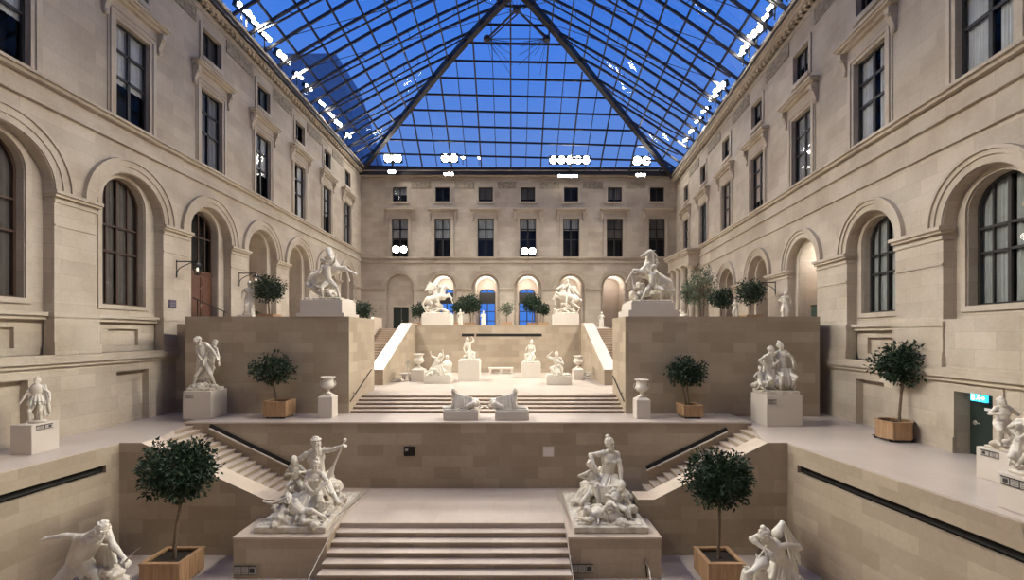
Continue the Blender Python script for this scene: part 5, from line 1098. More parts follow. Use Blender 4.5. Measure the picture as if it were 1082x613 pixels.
def small_lying(lb, x0, x1, y0, Y, flip):
    a, c = xat(x0, Y), xat(x1, Y); z = Z_UP; h = zat(y0, Y) - z; o = statue('reclining_statue', lb, ((a+c)/2, Y, z)); b = MB(); s = -1 if flip else 1; m = (a+c)/2; L = (c-a)
    plinth_ = MB(); plinth_.box(a, c, Y-.4, Y+.4, z, z + h*.35); plinth_.build('base_block', M['plinth'], o)
    q = lambda u, v: V((m + s*u*L, Y, z + h*v)); k = .75
    human(b, k, q(.05, .5), q(-.22, .72), q(-.3, .9), (0, -1, .2), q(-.45, .5) - V((0, .2, 0)), q(-.05, .7) - V((0, .3, 0)), q(.45, .42), q(.35, .45) - V((0, .2, 0)), hair='short'); cloth(b, [q(.1, .55), q(-.1, .6)], [q(.4, .42), q(0, .4)], 7, .06, .05, .0125, 2); b.box(a+.05, c-.05, Y-.3, Y+.3, z+h*.33, z+h*.4)
    carve(b, 'figure', o, M['marble'], .022, 2)
small_lying('low white reclining statue at the foot of the columned portico', 716, 731, 327, 30, False)
# ------------------------------------------------------------------ trees in planters
def tree(lb, crown, rad, trunk_foot, box, mat='leaf', n=1700, leaf=.15, seed=1, group=None, sparse=1.0, squash=.85, stems=1, hexa=False, fork=.35, name='potted_tree', ymax=1e9):
    """box = (x0,x1,y0,y1,z0,z1)"""
    x0, x1, y0, y1, z0, z1 = box; c = V(crown); tf = V(trunk_foot); rr = random.Random(seed)
    o = thing(name, lb, 'tree', ((x0+x1)/2, (y0+y1)/2, z0), group); t = .06
    b = MB()
    if hexa:
        q = .28; P8 = [(x0+q*.4, y0), (x1-q, y0), (x1, y0+q), (x1, y1-q), (x1-q, y1), (x0+q, y1), (x0, y1-q), (x0, y0+q)]
        for i in range(8):
            a, e = P8[i], P8[(i+1) % 8]; b.bar((a[0], a[1], (z0+z1)/2+.04), (e[0], e[1], (z0+z1)/2+.04), .05, z1-z0-.1)
    else:
        zz = z0 + .08
        b.box(x0, x1, y0, y0+t, zz, z1); b.box(x0, x1, y1-t, y1, zz, z1); b.box(x0, x0+t, y0+t, y1-t, zz, z1); b.box(x1-t, x1, y0+t, y1-t, zz, z1)
        nb = max(4, int((x1-x0)/.2))
        for i in range(1, nb): x = x0 + (x1-x0)*i/nb; b.box(x-.006, x+.006, y0-.008, y0, zz, z1); b.box(x-.006, x+.006, y1, y1+.008, zz, z1)
        for i in range(1, nb): y = y0 + (y1-y0)*i/nb; b.box(x0-.008, x0, y-.006, y+.006, zz, z1); b.box(x1, x1+.008, y-.006, y+.006, zz, z1)
    pb = b.build('planter', M['planter'], o)
    b = MB(); r_ = .11 if (x1-x0) > .8 else .07; ex = .02
    if hexa:
        for i in range(8): a, e = P8[i], P8[(i+1) % 8]; b.bar((a[0], a[1], z1-.02), (e[0], e[1], z1-.02), .1, .05)
    else:
        b.box(x0-ex, x1+ex, y0-ex, y0+r_, z1-.03, z1+.02); b.box(x0-ex, x1+ex, y1-r_, y1+ex, z1-.03, z1+.02); b.box(x0-ex, x0+r_, y0+r_, y1-r_, z1-.03, z1+.02); b.box(x1-r_, x1+ex, y0+r_, y1-r_, z1-.03, z1+.02)
    b.build('rim', M['planter'], pb)
    b = MB()
    for (x, y) in ((x0+.12, y0+.12), (x1-.12, y0+.12), (x0+.12, y1-.12), (x1-.12, y1-.12)): b.lathe((x, y, z0), [(.04, 0), (.05, .02), (.05, .1)], 10)
    b.box(x0+.05, x1-.05, y0+.05, y1-.05, z0+.07, z0+.1); b.build('foot', M['iron'], pb)
    b = MB(); b.box(x0+t+(.1 if hexa else 0), x1-t-(.1 if hexa else 0), y0+t+(.1 if hexa else 0), y1-t-(.1 if hexa else 0), z1-.3, z1-.09); b.build('soil', M['soil'], pb)
    b = MB(); fk = c - UP*rad*squash*fork; r0 = max(.035, min(.07, rad*.05))
    tf = V((tf.x, tf.y, z1-.12)); tops = []
    for s in range(stems):
        off = V((rr.uniform(-1, 1), rr.uniform(-1, 1), 0))*.1*(stems > 1); prev = tf + off; rad0 = r0
        for i in range(1, 7):
            u = i/6; p = (tf + off).lerp(fk + off*2.5, u) + V((math.sin(u*5+seed)*.02, math.cos(u*4+seed)*.02, 0)); b.cap(prev, p, rad0, rad0*.95, 8, 2); prev = p; rad0 *= .95
        tops.append(prev)
    lobes = []
    for i in range(34):
        zf = 1 - 2*(i + .5)/34; ph = i*2.39996 + seed; d = V((math.cos(ph)*math.sqrt(1-zf*zf), math.sin(ph)*math.sqrt(1-zf*zf), zf)) + V((rr.gauss(0, .15), rr.gauss(0, .15), rr.gauss(0, .15))); q = c + V((d.x*rad*.6, d.y*rad*.6, d.z*rad*.6*squash)); lobes.append((q, rad*rr.uniform(.24, .38)))
    for (q, r) in lobes:
        a = tops[rr.randrange(len(tops))]; m = a.lerp(q, .5) + V((rr.uniform(-.1, .1), rr.uniform(-.1, .1), .08))*rad; b.cap(a, m, r0*.55, r0*.35, 6, 2); b.cap(m, q, r0*.35, r0*.15, 6, 2)
    b.build('trunk', M['bark'], o, smooth=True)
    lobes.append((c, rad*.5)); b = MB(); vs = []; fs = []
    for i in range(int(n*sparse*1.4)):
        q, r = lobes[rr.randrange(len(lobes))]; d = V((rr.gauss(0, 1), rr.gauss(0, 1), rr.gauss(0, 1))).normalized(); p = q + d*r*(rr.random()**.45); p.y = min(p.y, ymax - .12 - .1*rr.random())
        f = (d + V((rr.gauss(0, .6), rr.gauss(0, .6), rr.gauss(-.15, .5)))).normalized(); s = f.cross(V((rr.gauss(0, 1), rr.gauss(0, 1), rr.gauss(0, 1)))).normalized(); u = s.cross(f); L = leaf*rr.uniform(.7, 1.2); w = L*.22
        k = len(vs); vs += [p, p + f*L*.45 + s*w + u*w*.3, p + f*L, p + f*L*.45 - s*w + u*w*.3, p + f*L*.5]
        fs += [(k, k+1, k+4), (k+1, k+2, k+4), (k+2, k+3, k+4), (k+3, k, k+4)]
    b.add(vs, fs); b.build('crown', M[mat], o); return o
H1 = Z_PIT
y = 13.4; zt = zat(596.5, y)
tree('round-headed ficus tree in a wide wooden planter on the lower floor beside the bending figure', W(193, 496.5, 14.0), 1.2, W(184, 590, 13.95), (xat(147, y), xat(189.5, y), y, 14.5, H1, zt), n=4000, leaf=.15, seed=3)
tree('round-headed ficus tree in a wide wooden planter on the lower floor beside the spear figure', W(759.5, 506, 14.0), 1.1, W(760, 590, 13.95), (xat(748.8, y), xat(787.5, y), y, 14.5, H1, zt), n=3800, leaf=.15, seed=5)
y = 19.2
tree('small ficus tree in a wooden box on the terrace beside the struggling pair', W(288, 390, 19.65), .95, W(292, 424, 19.65), (xat(278, y), xat(301.5, y), y, 20.15, 0, zat(425, y)), n=1300, leaf=.17, seed=7, ymax=YH, sparse=.75, squash=.72)
tree('small ficus tree in a wooden box on the terrace beside the right urn', W(725.5, 393, 19.65), .93, W(728, 427, 19.65), (xat(722.7, y), xat(743, y), y, 20.1, 0, zat(429, y)), n=1500, leaf=.16, seed=9, ymax=YH, squash=.68, stems=2)
y = 15.5
tree('tall-stemmed ficus tree in an angular wooden planter by the right wall', W(953.5, 384.5, 15.95), .95, W(950.5, 446, 15.95), (xat(941, y), xat(971.6, y), y, 16.4, Z_SIDE, zat(446.5, y)), n=1700, leaf=.17, seed=11, hexa=True, squash=.85)
def up_tree(lb, x, yc, r, Y, **kw):
    c = W(x, yc, Y); rad = r/F*Y; tree(lb, c, rad, V((c.x, Y, Z_UP)), (c.x-.45, c.x+.45, Y-.45, Y+.45, Z_UP, Z_UP+.6), **kw)
up_tree('round ficus tree above the left block beside the bracket lantern', 284, 305.5, 18.5, 24.6, n=1500, leaf=.15, seed=13)
up_tree('low dark bush at the head of the left upper stairs behind the rearing horse', 383, 327.5, 11.5, 37.5, n=800, leaf=.2, seed=15)
up_tree('dark bush half hidden behind the rider nearer the dark far door', 443.5, 328, 10, 42, n=700, leaf=.22, seed=17)
up_tree('broad dark tree between that rider and the first blue glazed door', 497, 321, 13.5, 41, n=1300, leaf=.24, seed=19)
up_tree('dark bush crowding the left side of the broad dark tree', 484.5, 325, 8, 40, n=600, leaf=.2, seed=20)
up_tree('thin pale shrub between the blue glazed doors', 535.5, 326.5, 8.5, 40, n=420, leaf=.18, seed=21, mat='leafpale', sparse=.8)
up_tree('tall dark tree in front of the middle blue glazed door', 562.5, 321, 12, 41, n=1100, leaf=.24, seed=23)
up_tree('dark bush right of the tall dark tree before the far doors', 574, 327, 7.5, 40, n=600, leaf=.22, seed=24)
up_tree('large loose pale-leaved tree before the columned portico', 741, 304, 20, 33, n=1500, leaf=.17, seed=25, mat='leafpale', squash=1.15, stems=2)
up_tree('slimmer pale-leaved tree close to the portico columns', 727, 310, 9, 34, n=500, leaf=.17, seed=26, mat='leafpale', squash=1.5)
up_tree('small dark tree between the pale tree and the round tree above the right block', 762, 316, 13.5, 28, n=1100, leaf=.17, seed=27, squash=.75)
up_tree('round dark ficus tree above the right block nearest the hanging lantern', 793, 308.5, 17, 25.5, n=1500, leaf=.15, seed=29)
up_tree('little green plant at the foot of the left pale niche', 270.5, 333, 5, 27.5, n=300, leaf=.12, seed=31)
# ------------------------------------------------------------------ urns
def urn(lb, x, ytop, yfoot, Y, z0, hw, wpx, handles=True, group=None, lp=None):
    c = W(x, yfoot, Y); top = zat(ytop, Y); h = top - c.z; k = wpx/2/F*Y/.5   # .5 = rim radius in the profile
    if lp:
        p = plinth('urn_pedestal', lp, c.x-hw, c.x+hw, Y-hw, Y+hw, z0, c.z)
        b = MB(); b.hexa([(c.x-hw, Y-hw, c.z), (c.x+hw, Y-hw, c.z), (c.x+hw, Y+hw, c.z), (c.x-hw, Y+hw, c.z), (c.x-hw*.45, Y-hw*.45, c.z+.12), (c.x+hw*.45, Y-hw*.45, c.z+.12), (c.x+hw*.45, Y+hw*.45, c.z+.12), (c.x-hw*.45, Y+hw*.45, c.z+.12)]); b.build('sloped_cap', M['pedestal'], p)
        c = c + UP*.115; h -= .115
    o = thing('urn', lb, 'urn', c, group)
    pr = [(.30, 0), (.30, .04), (.17, .08), (.12, .16), (.11, .22), (.16, .26), (.33, .33), (.44, .43), (.45, .55), (.40, .66), (.36, .72), (.36, .86), (.42, .93), (.50, .96), (.50, 1.0), (.44, 1.0), (.38, .95), (.3, .9)]
    b = MB(); b.lathe(c, [(r*k, z*h) for r, z in pr], 32); b.build('vase_body', M['marble'], o, smooth=True)
    b = MB()
    for s in (0, 2*PI): pass
    for i in range(20): t = 2*PI*i/20; b.cap(c + V((math.cos(t)*.3*k, math.sin(t)*.3*k, .33*h)), c + V((math.cos(t)*.445*k, math.sin(t)*.445*k, .47*h)), .03*k, .035*k, 6, 2)
    b.build('gadroons', M['marble'], o, smooth=True)
    if handles:
        for s in (-1, 1):
            b = MB(); b.tube([c + V((s*.36*k, 0, .5*h)), c + V((s*.5*k, 0, .47*h)), c + V((s*.56*k, 0, .58*h)), c + V((s*.5*k, 0, .72*h)), c + V((s*.38*k, 0, .76*h))], .035*k); b.build('handle', M['marble'], o, smooth=True)
    return o
urn('white marble urn on a slim pedestal at the left foot of the wide steps', 346.5, 398, 419, 19.65, 0, .31, 15, lp='slim pale pedestal of the urn at the left foot of the wide steps')
urn('white marble urn on a slim pedestal at the right foot of the wide steps', 678, 401, 422, 19.5, 0, .3, 15, lp='slim pale pedestal of the urn at the right foot of the wide steps')
urn('tall white urn on the stage beside the left stair wall', 442.5, 374, 390.5, 29.0, Z_STAGE, .42, 12, False, lp='plain pedestal of the tall urn beside the left stair wall')
urn('tall white urn on the stage beside the right stair wall', 610.8, 376, 390.5, 30.0, Z_STAGE, .36, 10.5, False, lp='plain pedestal of the tall urn beside the right stair wall')
# ------------------------------------------------------------------ bench, small pieces of the stage
Yb = 34.6
o = thing('bench', 'long low white bench against the niche wall', 'bench', W(529, 393, Yb)); b = MB(); x0, x1 = xat(516.5, Yb), xat(542.5, Yb); zb = zat(388.3, Yb); 
b.box(x0, x1, Yb-.3, Yb+.3, zb-.12, zb); b.build('seat', M['plinth'], o)
for x in (x0+.12, (x0+x1)/2, x1-.12): b = MB(); b.box(x-.09, x+.09, Yb-.24, Yb+.24, Z_STAGE, zb-.12); b.build('leg', M['plinth'], o)
Ys = 29.0
o = thing('display_table', 'low white table with an upright statuette by the left stair wall', 'table', W(429, 402, Ys)); b = MB(); x0, x1 = xat(423, Ys), xat(435.5, Ys); zt = zat(394.3, Ys)
b.box(x0, x1, Ys-.3, Ys+.3, zt-.1, zt); b.build('table_top', M['plinth'], o)
for x in (x0+.22, x1-.15):
    for y in (Ys-.2, Ys+.2): b = MB(); b.box(x-.05, x+.05, y-.05, y+.05, Z_STAGE, zt-.1); b.build('leg', M['plinth'], o)
o = thing('statuette', 'thin weathered statuette on the low white table', 'statue', W(430.5, 394.3, Ys)); b = MB(); c = W(430.5, 394.3, Ys)
human(b, .5, c + UP*.48, c + UP*.74, c + UP*.85, (0, -1, 0), c + V((.13, -.05, .5)), c + V((-.13, -.05, .5)), c + V((.06, 0, .06)), c + V((-.06, -.04, .06)), hands=False); b.box(c.x-.12, c.x+.12, Ys-.12, Ys+.12, c.z, c.z+.05); carve(b, 'figure', o, M['marble2'], .015, 1)
o = thing('marble_fragment', 'small dark carved fragment lying by the left stair wall', 'sculpture', W(420, 403, 29)); b = MB(); c = W(419.5, 402.5, 28.6); rocks(b, [(c.x, 28.6, Z_STAGE + .08), (c.x+.25, 28.6, Z_STAGE+.1)], .22, 10, 2); b.box(c.x-.3, c.x+.5, 28.4, 28.8, Z_STAGE, Z_STAGE+.08); carve(b, 'fragment', o, M['marble2'], .02, 1)
Yr = 31.2
o = thing('reclining_statue', 'low white reclining statue on the floor beside the right urn of the stage', 'statue', (xat(619, Yr), Yr, Z_STAGE)); b = MB(); c = V((xat(619, Yr), Yr, Z_STAGE)); 
human(b, .75, c + V((.0, 0, .3)), c + V((-.3, 0, .48)), c + V((-.45, -.03, .58)), (0, -1, .3), c + V((-.2, -.3, .2)), c + V((-.55, -.2, .15)), c + V((.62, -.05, .18)), c + V((.55, -.25, .15)), hair='short'); rocks(b, [c + V((a, 0, .12)) for a in (-.4, 0, .4)], .24, 14, 3); b.box(c.x-.65, c.x+.7, Yr-.35, Yr+.35, c.z, c.z+.08); carve(b, 'figure', o, M['marble'], .02, 2)
# ------------------------------------------------------------------ wall fittings
def wall_panel(lb, x0, x1, y0, y1, Y, mat, grid):
    p = W((x0+x1)/2, (y0+y1)/2, Y); o = thing('wall_panel', lb, 'panel', p); b = MB(); X0, X1 = xat(x0, Y), xat(x1, Y); Z0, Z1 = zat(y1, Y), zat(y0, Y); b.box(X0, X1, Y-.03, Y+.02, Z0, Z1); b.build('plate', M[mat], o)
    b = MB()
    if grid:
        for i in range(5): z = Z0 + (Z1-Z0)*(i+.5)/5; b.box(X0+.02, X1-.02, Y-.045, Y-.03, z-.012, z+.012)
        b.box((X0+X1)/2-.015, (X0+X1)/2+.015, Y-.05, Y-.03, Z0, Z1); b.build('grille', M['iron'], o)
        b = MB(); b.box(X0+.05, X0+.17, Y-.05, Y-.03, Z1-.17, Z1-.07); b.build('tag', M['plate'], o)
    else:
        b.box(X0-.015, X1+.015, Y-.04, Y-.02, Z1-.02, Z1+.015); b.box(X0-.015, X1+.015, Y-.04, Y-.02, Z0-.015, Z0+.02); b.box(X0-.015, X0+.02, Y-.04, Y-.02, Z0, Z1); b.box(X1-.02, X1+.015, Y-.04, Y-.02, Z0, Z1); b.build('border', M['plinth'], o)
wall_panel('small black ventilation grille in the long terrace wall', 427, 438.3, 472.2, 481.8, YT, 'slot', True)
wall_panel('small square white plate on the long terrace wall', 574, 585, 472, 482, YT, 'white', False)
def lantern(lb, foot, arm, Zr):
    """bracket lantern: foot on the wall, arm = vector into the court"""
    o = thing('bracket_lantern', lb, 'lantern', foot); a = V(arm); tip = foot + a
    b = MB(); b.tube([foot - UP*.75, foot + UP*.05], .03); b.tube([foot, tip], .028); pts = [foot - UP*.7 + a*.02]
    for i in range(1, 7): t = i/6; pts.append(foot - UP*.7*(1-t)**1.0*(1-.2*math.sin(PI*t)) + a*(.85*t*t))
    b.tube(pts, .02); b.build('bracket', M['iron'], o)
    b = MB(); c = tip - UP*.28; b.tube([tip, tip - UP*.12], .015); b.lathe(c - UP*.38, [(.06, 0), (.1, .02), (.1, .04)], 6); b.lathe(c + UP*.06, [(.24, 0), (.2, .06), (.06, .16), (.02, .22)], 6)
    for i in range(6): t = 2*PI*i/6; b.cap(c + V((math.cos(t)*.19, math.sin(t)*.19, .06)), c + V((math.cos(t)*.1, math.sin(t)*.1, -.35)), .012, .012, 6, 2)
    cg = b.build('lantern_cage', M['iron'], o)
    b = MB(); b.lathe(c - UP*.34, [(.09, 0), (.17, .4)], 6); b.build('lantern_glass', M['pane'], cg)
    b = MB(); b.ell(c - UP*.1, (.05, .05, .1)); b.build('bulb', M['lens2'], cg); return o
lantern('black bracket lantern on the pier left of the brown wooden door', V((XL - .0, 21.8, zat(283, 21.8) + .3)), (1.0, 0, 0), 0)
lantern('black bracket lantern on the pier right of the brown wooden door', V((XL - .0, 26.8, zat(296, 26.8) + .4)), (1.0, 0, 0), 0)
lantern('black bracket lantern on the right facade above the round dark tree', V((XR(26), 26.0, zat(304, 26) + .3)), (-1.0, 0, 0), 0)
o = thing('wall_plaque', 'small dark violet plaque on the pier left of the brown door', 'plaque', V((XL, 21.5, zat(321, 21.5)))); b = MB(); c = V((XL - .0, 21.5, zat(321.5, 21.5))); b.box(XL-.02, XL+.03, 21.3, 21.75, c.z-.16, c.z+.2); b.build('plate', M['blueplaque'], o)
b = MB(); 
for i in range(4): b.box(XL+.03, XL+.036, 21.36, 21.69, c.z-.1+.07*i, c.z-.085+.07*i)
b.build('inscription', M['plate'], o)
o = thing('wall_plaque', 'small dark plaque in the plastered bay behind the round dark tree', 'plaque', V((XR(29), 29, zat(326, 29)))); b = MB(); Yq = 28.2; Xq = XR(Yq) + 1.45; b.box(Xq-.03, Xq+.05, Yq-.3, Yq+.3, zat(327.5, Yq), zat(322, Yq)); b.build('plate', M['ink'], o)
# green counter in the lit passage
Yc = 22.8; o = thing('green_counter', 'dark green counter inside the open archway of the right facade', 'counter', V((XR(Yc) + 1.2, Yc, Z_UP))); b = MB(); b.box(XR(Yc)+.9, XR(Yc)+1.5, Yc-.95, Yc+.95, Z_UP, Z_UP+1.0); b.build('counter_body', M['counter'], o)
b = MB(); b.box(XR(Yc)+.85, XR(Yc)+1.55, Yc-.97, Yc+.97, Z_UP+1.0, Z_UP+1.06); b.build('counter_top', M['green'], o)
# low wall pipe rail on the steps left of the brown door
rail([V((XL+.25, 22.6, Z_UP + 1.35)), V((XL+.25, 25.2, Z_UP + .75))], 'thin slanting handrail at the foot of the brown wooden door', .03, 'iron', [(V((XL+.25, 22.9, Z_UP)), V((XL+.25, 22.9, Z_UP+1.28))), (V((XL+.25, 25, Z_UP)), V((XL+.25, 25, Z_UP+.8)))])
# ------------------------------------------------------------------ glass roof: two arched slopes and a hip at the far end
YA, XA, ZA = 33.6, .35, CZ + 25.7               # where the hips meet the ridge
Y0R = -6.0
def g(s): return 1 - (1 - s) ** 1.25 if s < 1 else 1.0
def gx(s): return g(min(max(s, 0), 1))
EI = .45
def eaveL(Y): return V((XL + EI, Y, CZ + 17.75))
def eaveR(Y): return V((XR(Y) - EI, Y, CZ + 16.8 + .1))
def ridge(Y): return V((XA, Y, ZA))
def slopeL(Y, s, d=0): e = eaveL(Y); return V((e.x + (XA - e.x)*s, Y, e.z + (ZA - e.z)*gx(s) + d))
def slopeR(Y, s, d=0): e = eaveR(Y); return V((e.x + (XA - e.x)*s, Y, e.z + (ZA - e.z)*gx(s) + d))
YE = YB - EI
def hipY(s): return YE + (YA - YE) * s
def hipL(s, d=0): return slopeL(hipY(s), s, d)
def hipR(s, d=0): return slopeR(hipY(s), s, d)
def slopeB(t, s, d=0): a, b = hipL(s), hipR(s); p = a.lerp(b, t); return V((p.x, p.y, p.z + d))
def smax(Y): return min(1, max(0, (YE - Y) / (YE - YA)))
NS = 11
rib_Y = [YE - 1.62*i for i in range(0, 34)]
b = MB()                                          # panes
for sl in (slopeL, slopeR):
    for i in range(len(rib_Y) - 1):
        y0, y1 = rib_Y[i], rib_Y[i+1]
        for j in range(NS):
            s0, s1 = j/NS, (j+1)/NS
            q = [(y0, min(s0, smax(y0))), (y0, min(s1, smax(y0))), (y1, min(s1, smax(y1))), (y1, min(s0, smax(y1)))]
            if q[0][1] == q[1][1] and q[2][1] == q[3][1]: continue
            b.add([sl(y, s, .14) for y, s in q], [(0, 1, 2, 3)])
for j in range(NS):
    s0, s1 = j/NS, (j+1)/NS
    b.add([slopeB(0, s0, .14), slopeB(1, s0, .14), slopeB(1, s1, .14), slopeB(0, s1, .14)], [(0, 1, 2, 3)])
ceil = struct(b.build('ceiling', M['roofglass']))
b = MB()                                          # purlins
for j in range(1, NS):
    s = j / NS
    b.bar(slopeL(Y0R, s), hipL(s), .09, .16); b.bar(slopeR(Y0R, s), hipR(s), .09, .16); b.bar(hipL(s), hipR(s), .1, .16)
b.bar(eaveL(Y0R), eaveL(YE), .25, .3); b.bar(eaveR(Y0R), eaveR(YE), .25, .3); b.bar(hipL(0), hipR(0), .25, .3); b.bar(ridge(Y0R), ridge(YA), .3, .4)
struct(b.build(tname(), M['steel']))
b = MB()                                          # arched ribs on the slopes
for i, y in enumerate(rib_Y[1:]):
    sm = smax(y); n = max(2, int(14 * sm))
    for sl in (slopeL, slopeR):
        pts = [sl(y, sm*k/n) for k in range(n + 1)]
        for a, c in zip(pts, pts[1:]): b.bar(a, c, .1, .18)
        if i % 2 == 0 and sm > .3:                # lower chord of the main trusses
            p2 = [sl(y, .04 + (sm-.06)*k/n, -.62*math.sin(PI*(.12+.76*k/n))) for k in range(n + 1)]
            for a, c in zip(p2, p2[1:]): b.bar(a, c, .07, .1)
            for k in range(1, n): b.bar(p2[k], pts[k], .035)
struct(b.build(tname(), M['steel']))
b = MB()                                          # mullions of the far hip
nX = int((hipR(0).x - hipL(0).x) / 1.55)
for i in range(1, nX):
    t = i / nX; x = hipL(0).x + (hipR(0).x - hipL(0).x) * t
    prev = None
    for k in range(0, 23):
        s = k / 22; a, c = hipL(s).x, hipR(s).x
        if not (a < x < c): break
        p = slopeB((x - a) / (c - a), s)
        if prev is not None: b.bar(prev, p, .13 if i % 2 == 0 else .06, .16)
        prev = p
struct(b.build(tname(), M['steel']))
b = MB()                                          # hip beams
for hp in (hipL, hipR):
    pts = [hp(k/16, -.12) for k in range(17)]
    for a, c in zip(pts, pts[1:]): b.bar(a, c, .42, .5)
struct(b.build(tname(), M['steel']))
# tie rods and cast nodes under the apex
b = MB(); top = V((XA, YA + .6, ZA - 1.2)); n1, n2 = W(514.5, 41, 36.5), W(577.5, 41, 36.5)
for n in (n1, n2, top):
    b.lathe(n - V((0, 0, .22)), [(.1, 0), (.28, .06), (.3, .3), (.2, .44), (.1, .5)], 12)
for n in (n1, n2):
    b.bar(n, top, .11); b.bar(n + V((.25, .3, .2)), top + V((.2, .3, 0)), .07)
    for k in range(9):
        a = PI * (k - 1) / 7; s = .45 + .2*math.sin(a)
        q = slopeB(.5 + (n.x - XA)/26 + .07*math.cos(a), .62 + .12*math.sin(a)); b.bar(n, q, .025)
b.bar(n1, n2, .05)
for k in range(8):
    a = 2*PI*k/8; b.bar(top, V((XA + 2.2*math.cos(a), YA - .5 + 2*math.sin(a), ZA - .25)), .03)
for y in rib_Y[10:26:2]:
    b.bar(slopeL(y, .12, -.1), slopeR(y, .75, -.4), .03); b.bar(slopeR(y, .12, -.1), slopeL(y, .75, -.4), .03)
struct(b.build(tname(), M['steel']))
# gutter kerb between cornice and glass
b = MB()
b.box(XL - .8, XL + EI + .15, -6, YB + .8, CZ + 17.3, CZ + 17.68); b.box(XL - .8, XR(YB) + .8, YE - .15, YB + .8, CZ + 16.9, CZ + 17.66)
b.hexa([(XR(-6)-.6, -6, CZ+16.5), (XR(-6)+.8, -6, CZ+16.5), (XR(YB)+.8, YB, CZ+16.5), (XR(YB)-.6, YB, CZ+16.5), (XR(-6)-.6, -6, CZ+16.8), (XR(-6)+.8, -6, CZ+16.8), (XR(YB)+.8, YB, CZ+16.8), (XR(YB)-.6, YB, CZ+16.8)])
struct(b.build(tname(), M['steel']))
# roof of the wing outside, seen through the panes
o = thing('slate_roof', 'dark slate roof of the neighbouring wing seen through the glass at the far corner', 'roof', (-25, 62, 18), None, 'structure')
b = MB(); b.hexa([(-34, 56, 12), (-14.5, 56, 12), (-14.5, 70, 12), (-34, 70, 12), (-34, 58, 39.5), (-22.5, 58, 39.5), (-22.5, 68, 39.5), (-34, 68, 39.5)]); b.build('roof_slope', M['slate'], o)
b = MB(); b.box(-33.5, -31.5, 59, 61, 38, 41); b.build('chimney', M['slate'], o)

# ------------------------------------------------------------------ floodlights and added fill lights
def area(loc, aim, power, size, col=(1, .86, .70)):
    l = bpy.data.lights.new('flood_and_fill_beam', 'AREA'); l.energy = power; l.shape = 'DISK'; l.size = size; l.color = col  # used by the cornice floodlights and the added fill lights
    o = bpy.data.objects.new('flood_and_fill_beam', l); COL.objects.link(o); o.location = loc
    o.rotation_euler = (V(aim) - V(loc)).to_track_quat('-Z', 'Y').to_euler(); return o
def flood(p, d, w, n, label, group, mount=(0, 0, -.75)):
    """a lamp bank: housing on a post, n round lenses"""
    o = thing('floodlight', label, 'floodlight', (p.x, p.y, p.z - .75), group); d = V(d).normalized(); l = d.cross(V((0, 0, 1))).normalized(); u = l.cross(d)
    b = MB(); W2 = w * n / 2
    b.hexa([p + l*x + d*y + u*z for z in (-w/2, w/2) for (x, y) in ((-W2, -.3), (W2, -.3), (W2, 0), (-W2, 0))]); b.build('housing', M['iron'], o)
    b = MB(); b.bar(p - d*.15 - (u*w*.4 if mount[2] < 0 else V((0, 0, 0))), p - V((d.x*.15, d.y*.15, 0)) + V(mount), .06); b.build('post', M['iron'], o)
    b = MB()
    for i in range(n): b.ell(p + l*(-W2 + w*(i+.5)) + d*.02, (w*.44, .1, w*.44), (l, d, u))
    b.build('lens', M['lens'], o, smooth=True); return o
GL = 'floodlights along the cornice over the brown door'; GR = 'floodlights along the cornice over the exit door'
for (x, big) in ((258, 2), (263, 1), (271, 1), (282, 1), (300, 4), (316, 1), (326, 1), (340, 1), (350, 1), (357, 2), (368, 1)):
    Y = 15.2 * F / (CX - x)
    flood(V((-15.2, Y, CZ + 18.5)), (1, -.2, -.35), .17 + .09*min(big, 3), 3,
          ('bright round floodlight bank, largest on the cornice over the brown door' if big == 4 else 'small round white floodlight on the cornice over the brown door'), None if big == 4 else GL)
for (x, big) in ((833, 1), (829, 2), (816, 1), (807, 1), (797, 3), (789, 2), (783, 1), (760, 4), (754, 2), (745, 1), (738, 1), (731, 1), (725, 1)):
    Y = 11.4 * F / (x - CX - 51.4)
    flood(V((11.4 + .107*Y, Y, CZ + 17.75)), (-1, -.2, -.35), .17 + .09*min(big, 3), 3,
          ('bright round floodlight bank, largest on the cornice over the exit door' if big == 4 else 'small round white floodlight on the cornice over the exit door'), None if big == 4 else GR)
for (x, y, w, n, lb) in ((415, 167, .95, 2, 'large twin floodlight at the corner of the end cornice'), (475, 167, .9, 2, 'twin floodlight on the end cornice with two small lamps beside it'),
                         (489, 166, .45, 1, 'small lamp right beside the twin floodlight of the end cornice'), (506, 167, .28, 1, 'tiniest lamp on the end cornice'),
                         (602, 169, .85, 5, 'long row of lamps on the end cornice'), (678, 170, .95, 2, 'twin floodlight of the end cornice nearest the right corner')):
    flood(W(x, y, 47.0), (0, -1, -.25), w, n, lb, None)
for (x, y, w, n, lb) in ((414, 181.5, .4, 2, 'added lower lamp pair imitating a reflection under the corner floodlight of the end cornice'), (474, 184, .35, 3, 'added lower lamp trio imitating a reflection under the twin floodlight of the end cornice'),
                         (600, 186, .3, 7, 'added lower strip of small lamps imitating a reflection under the long lamp row'), (677, 185, .35, 3, 'added lower lamp trio imitating a reflection nearest the right corner of the end cornice')):
    flood(W(x, y, 47.2), (0, -1, -.3), w, n, lb, None, (0, .62, .35))  # added glowing lenses imitate lamp reflections below the cornice
for (x, y, lb) in ((422.5, 263.5, 'added floodlight imitating reflected glare in the first upper window of the end facade'), (558.5, 265.5, 'added floodlight imitating reflected glare in the middle upper window of the end facade')):
    flood(W(x, y, 48.0), (0, -1, -.1), .8, 2, lb, None)  # lamp banks added to imitate bright reflections in the panes
warm = (1, .932, .80)
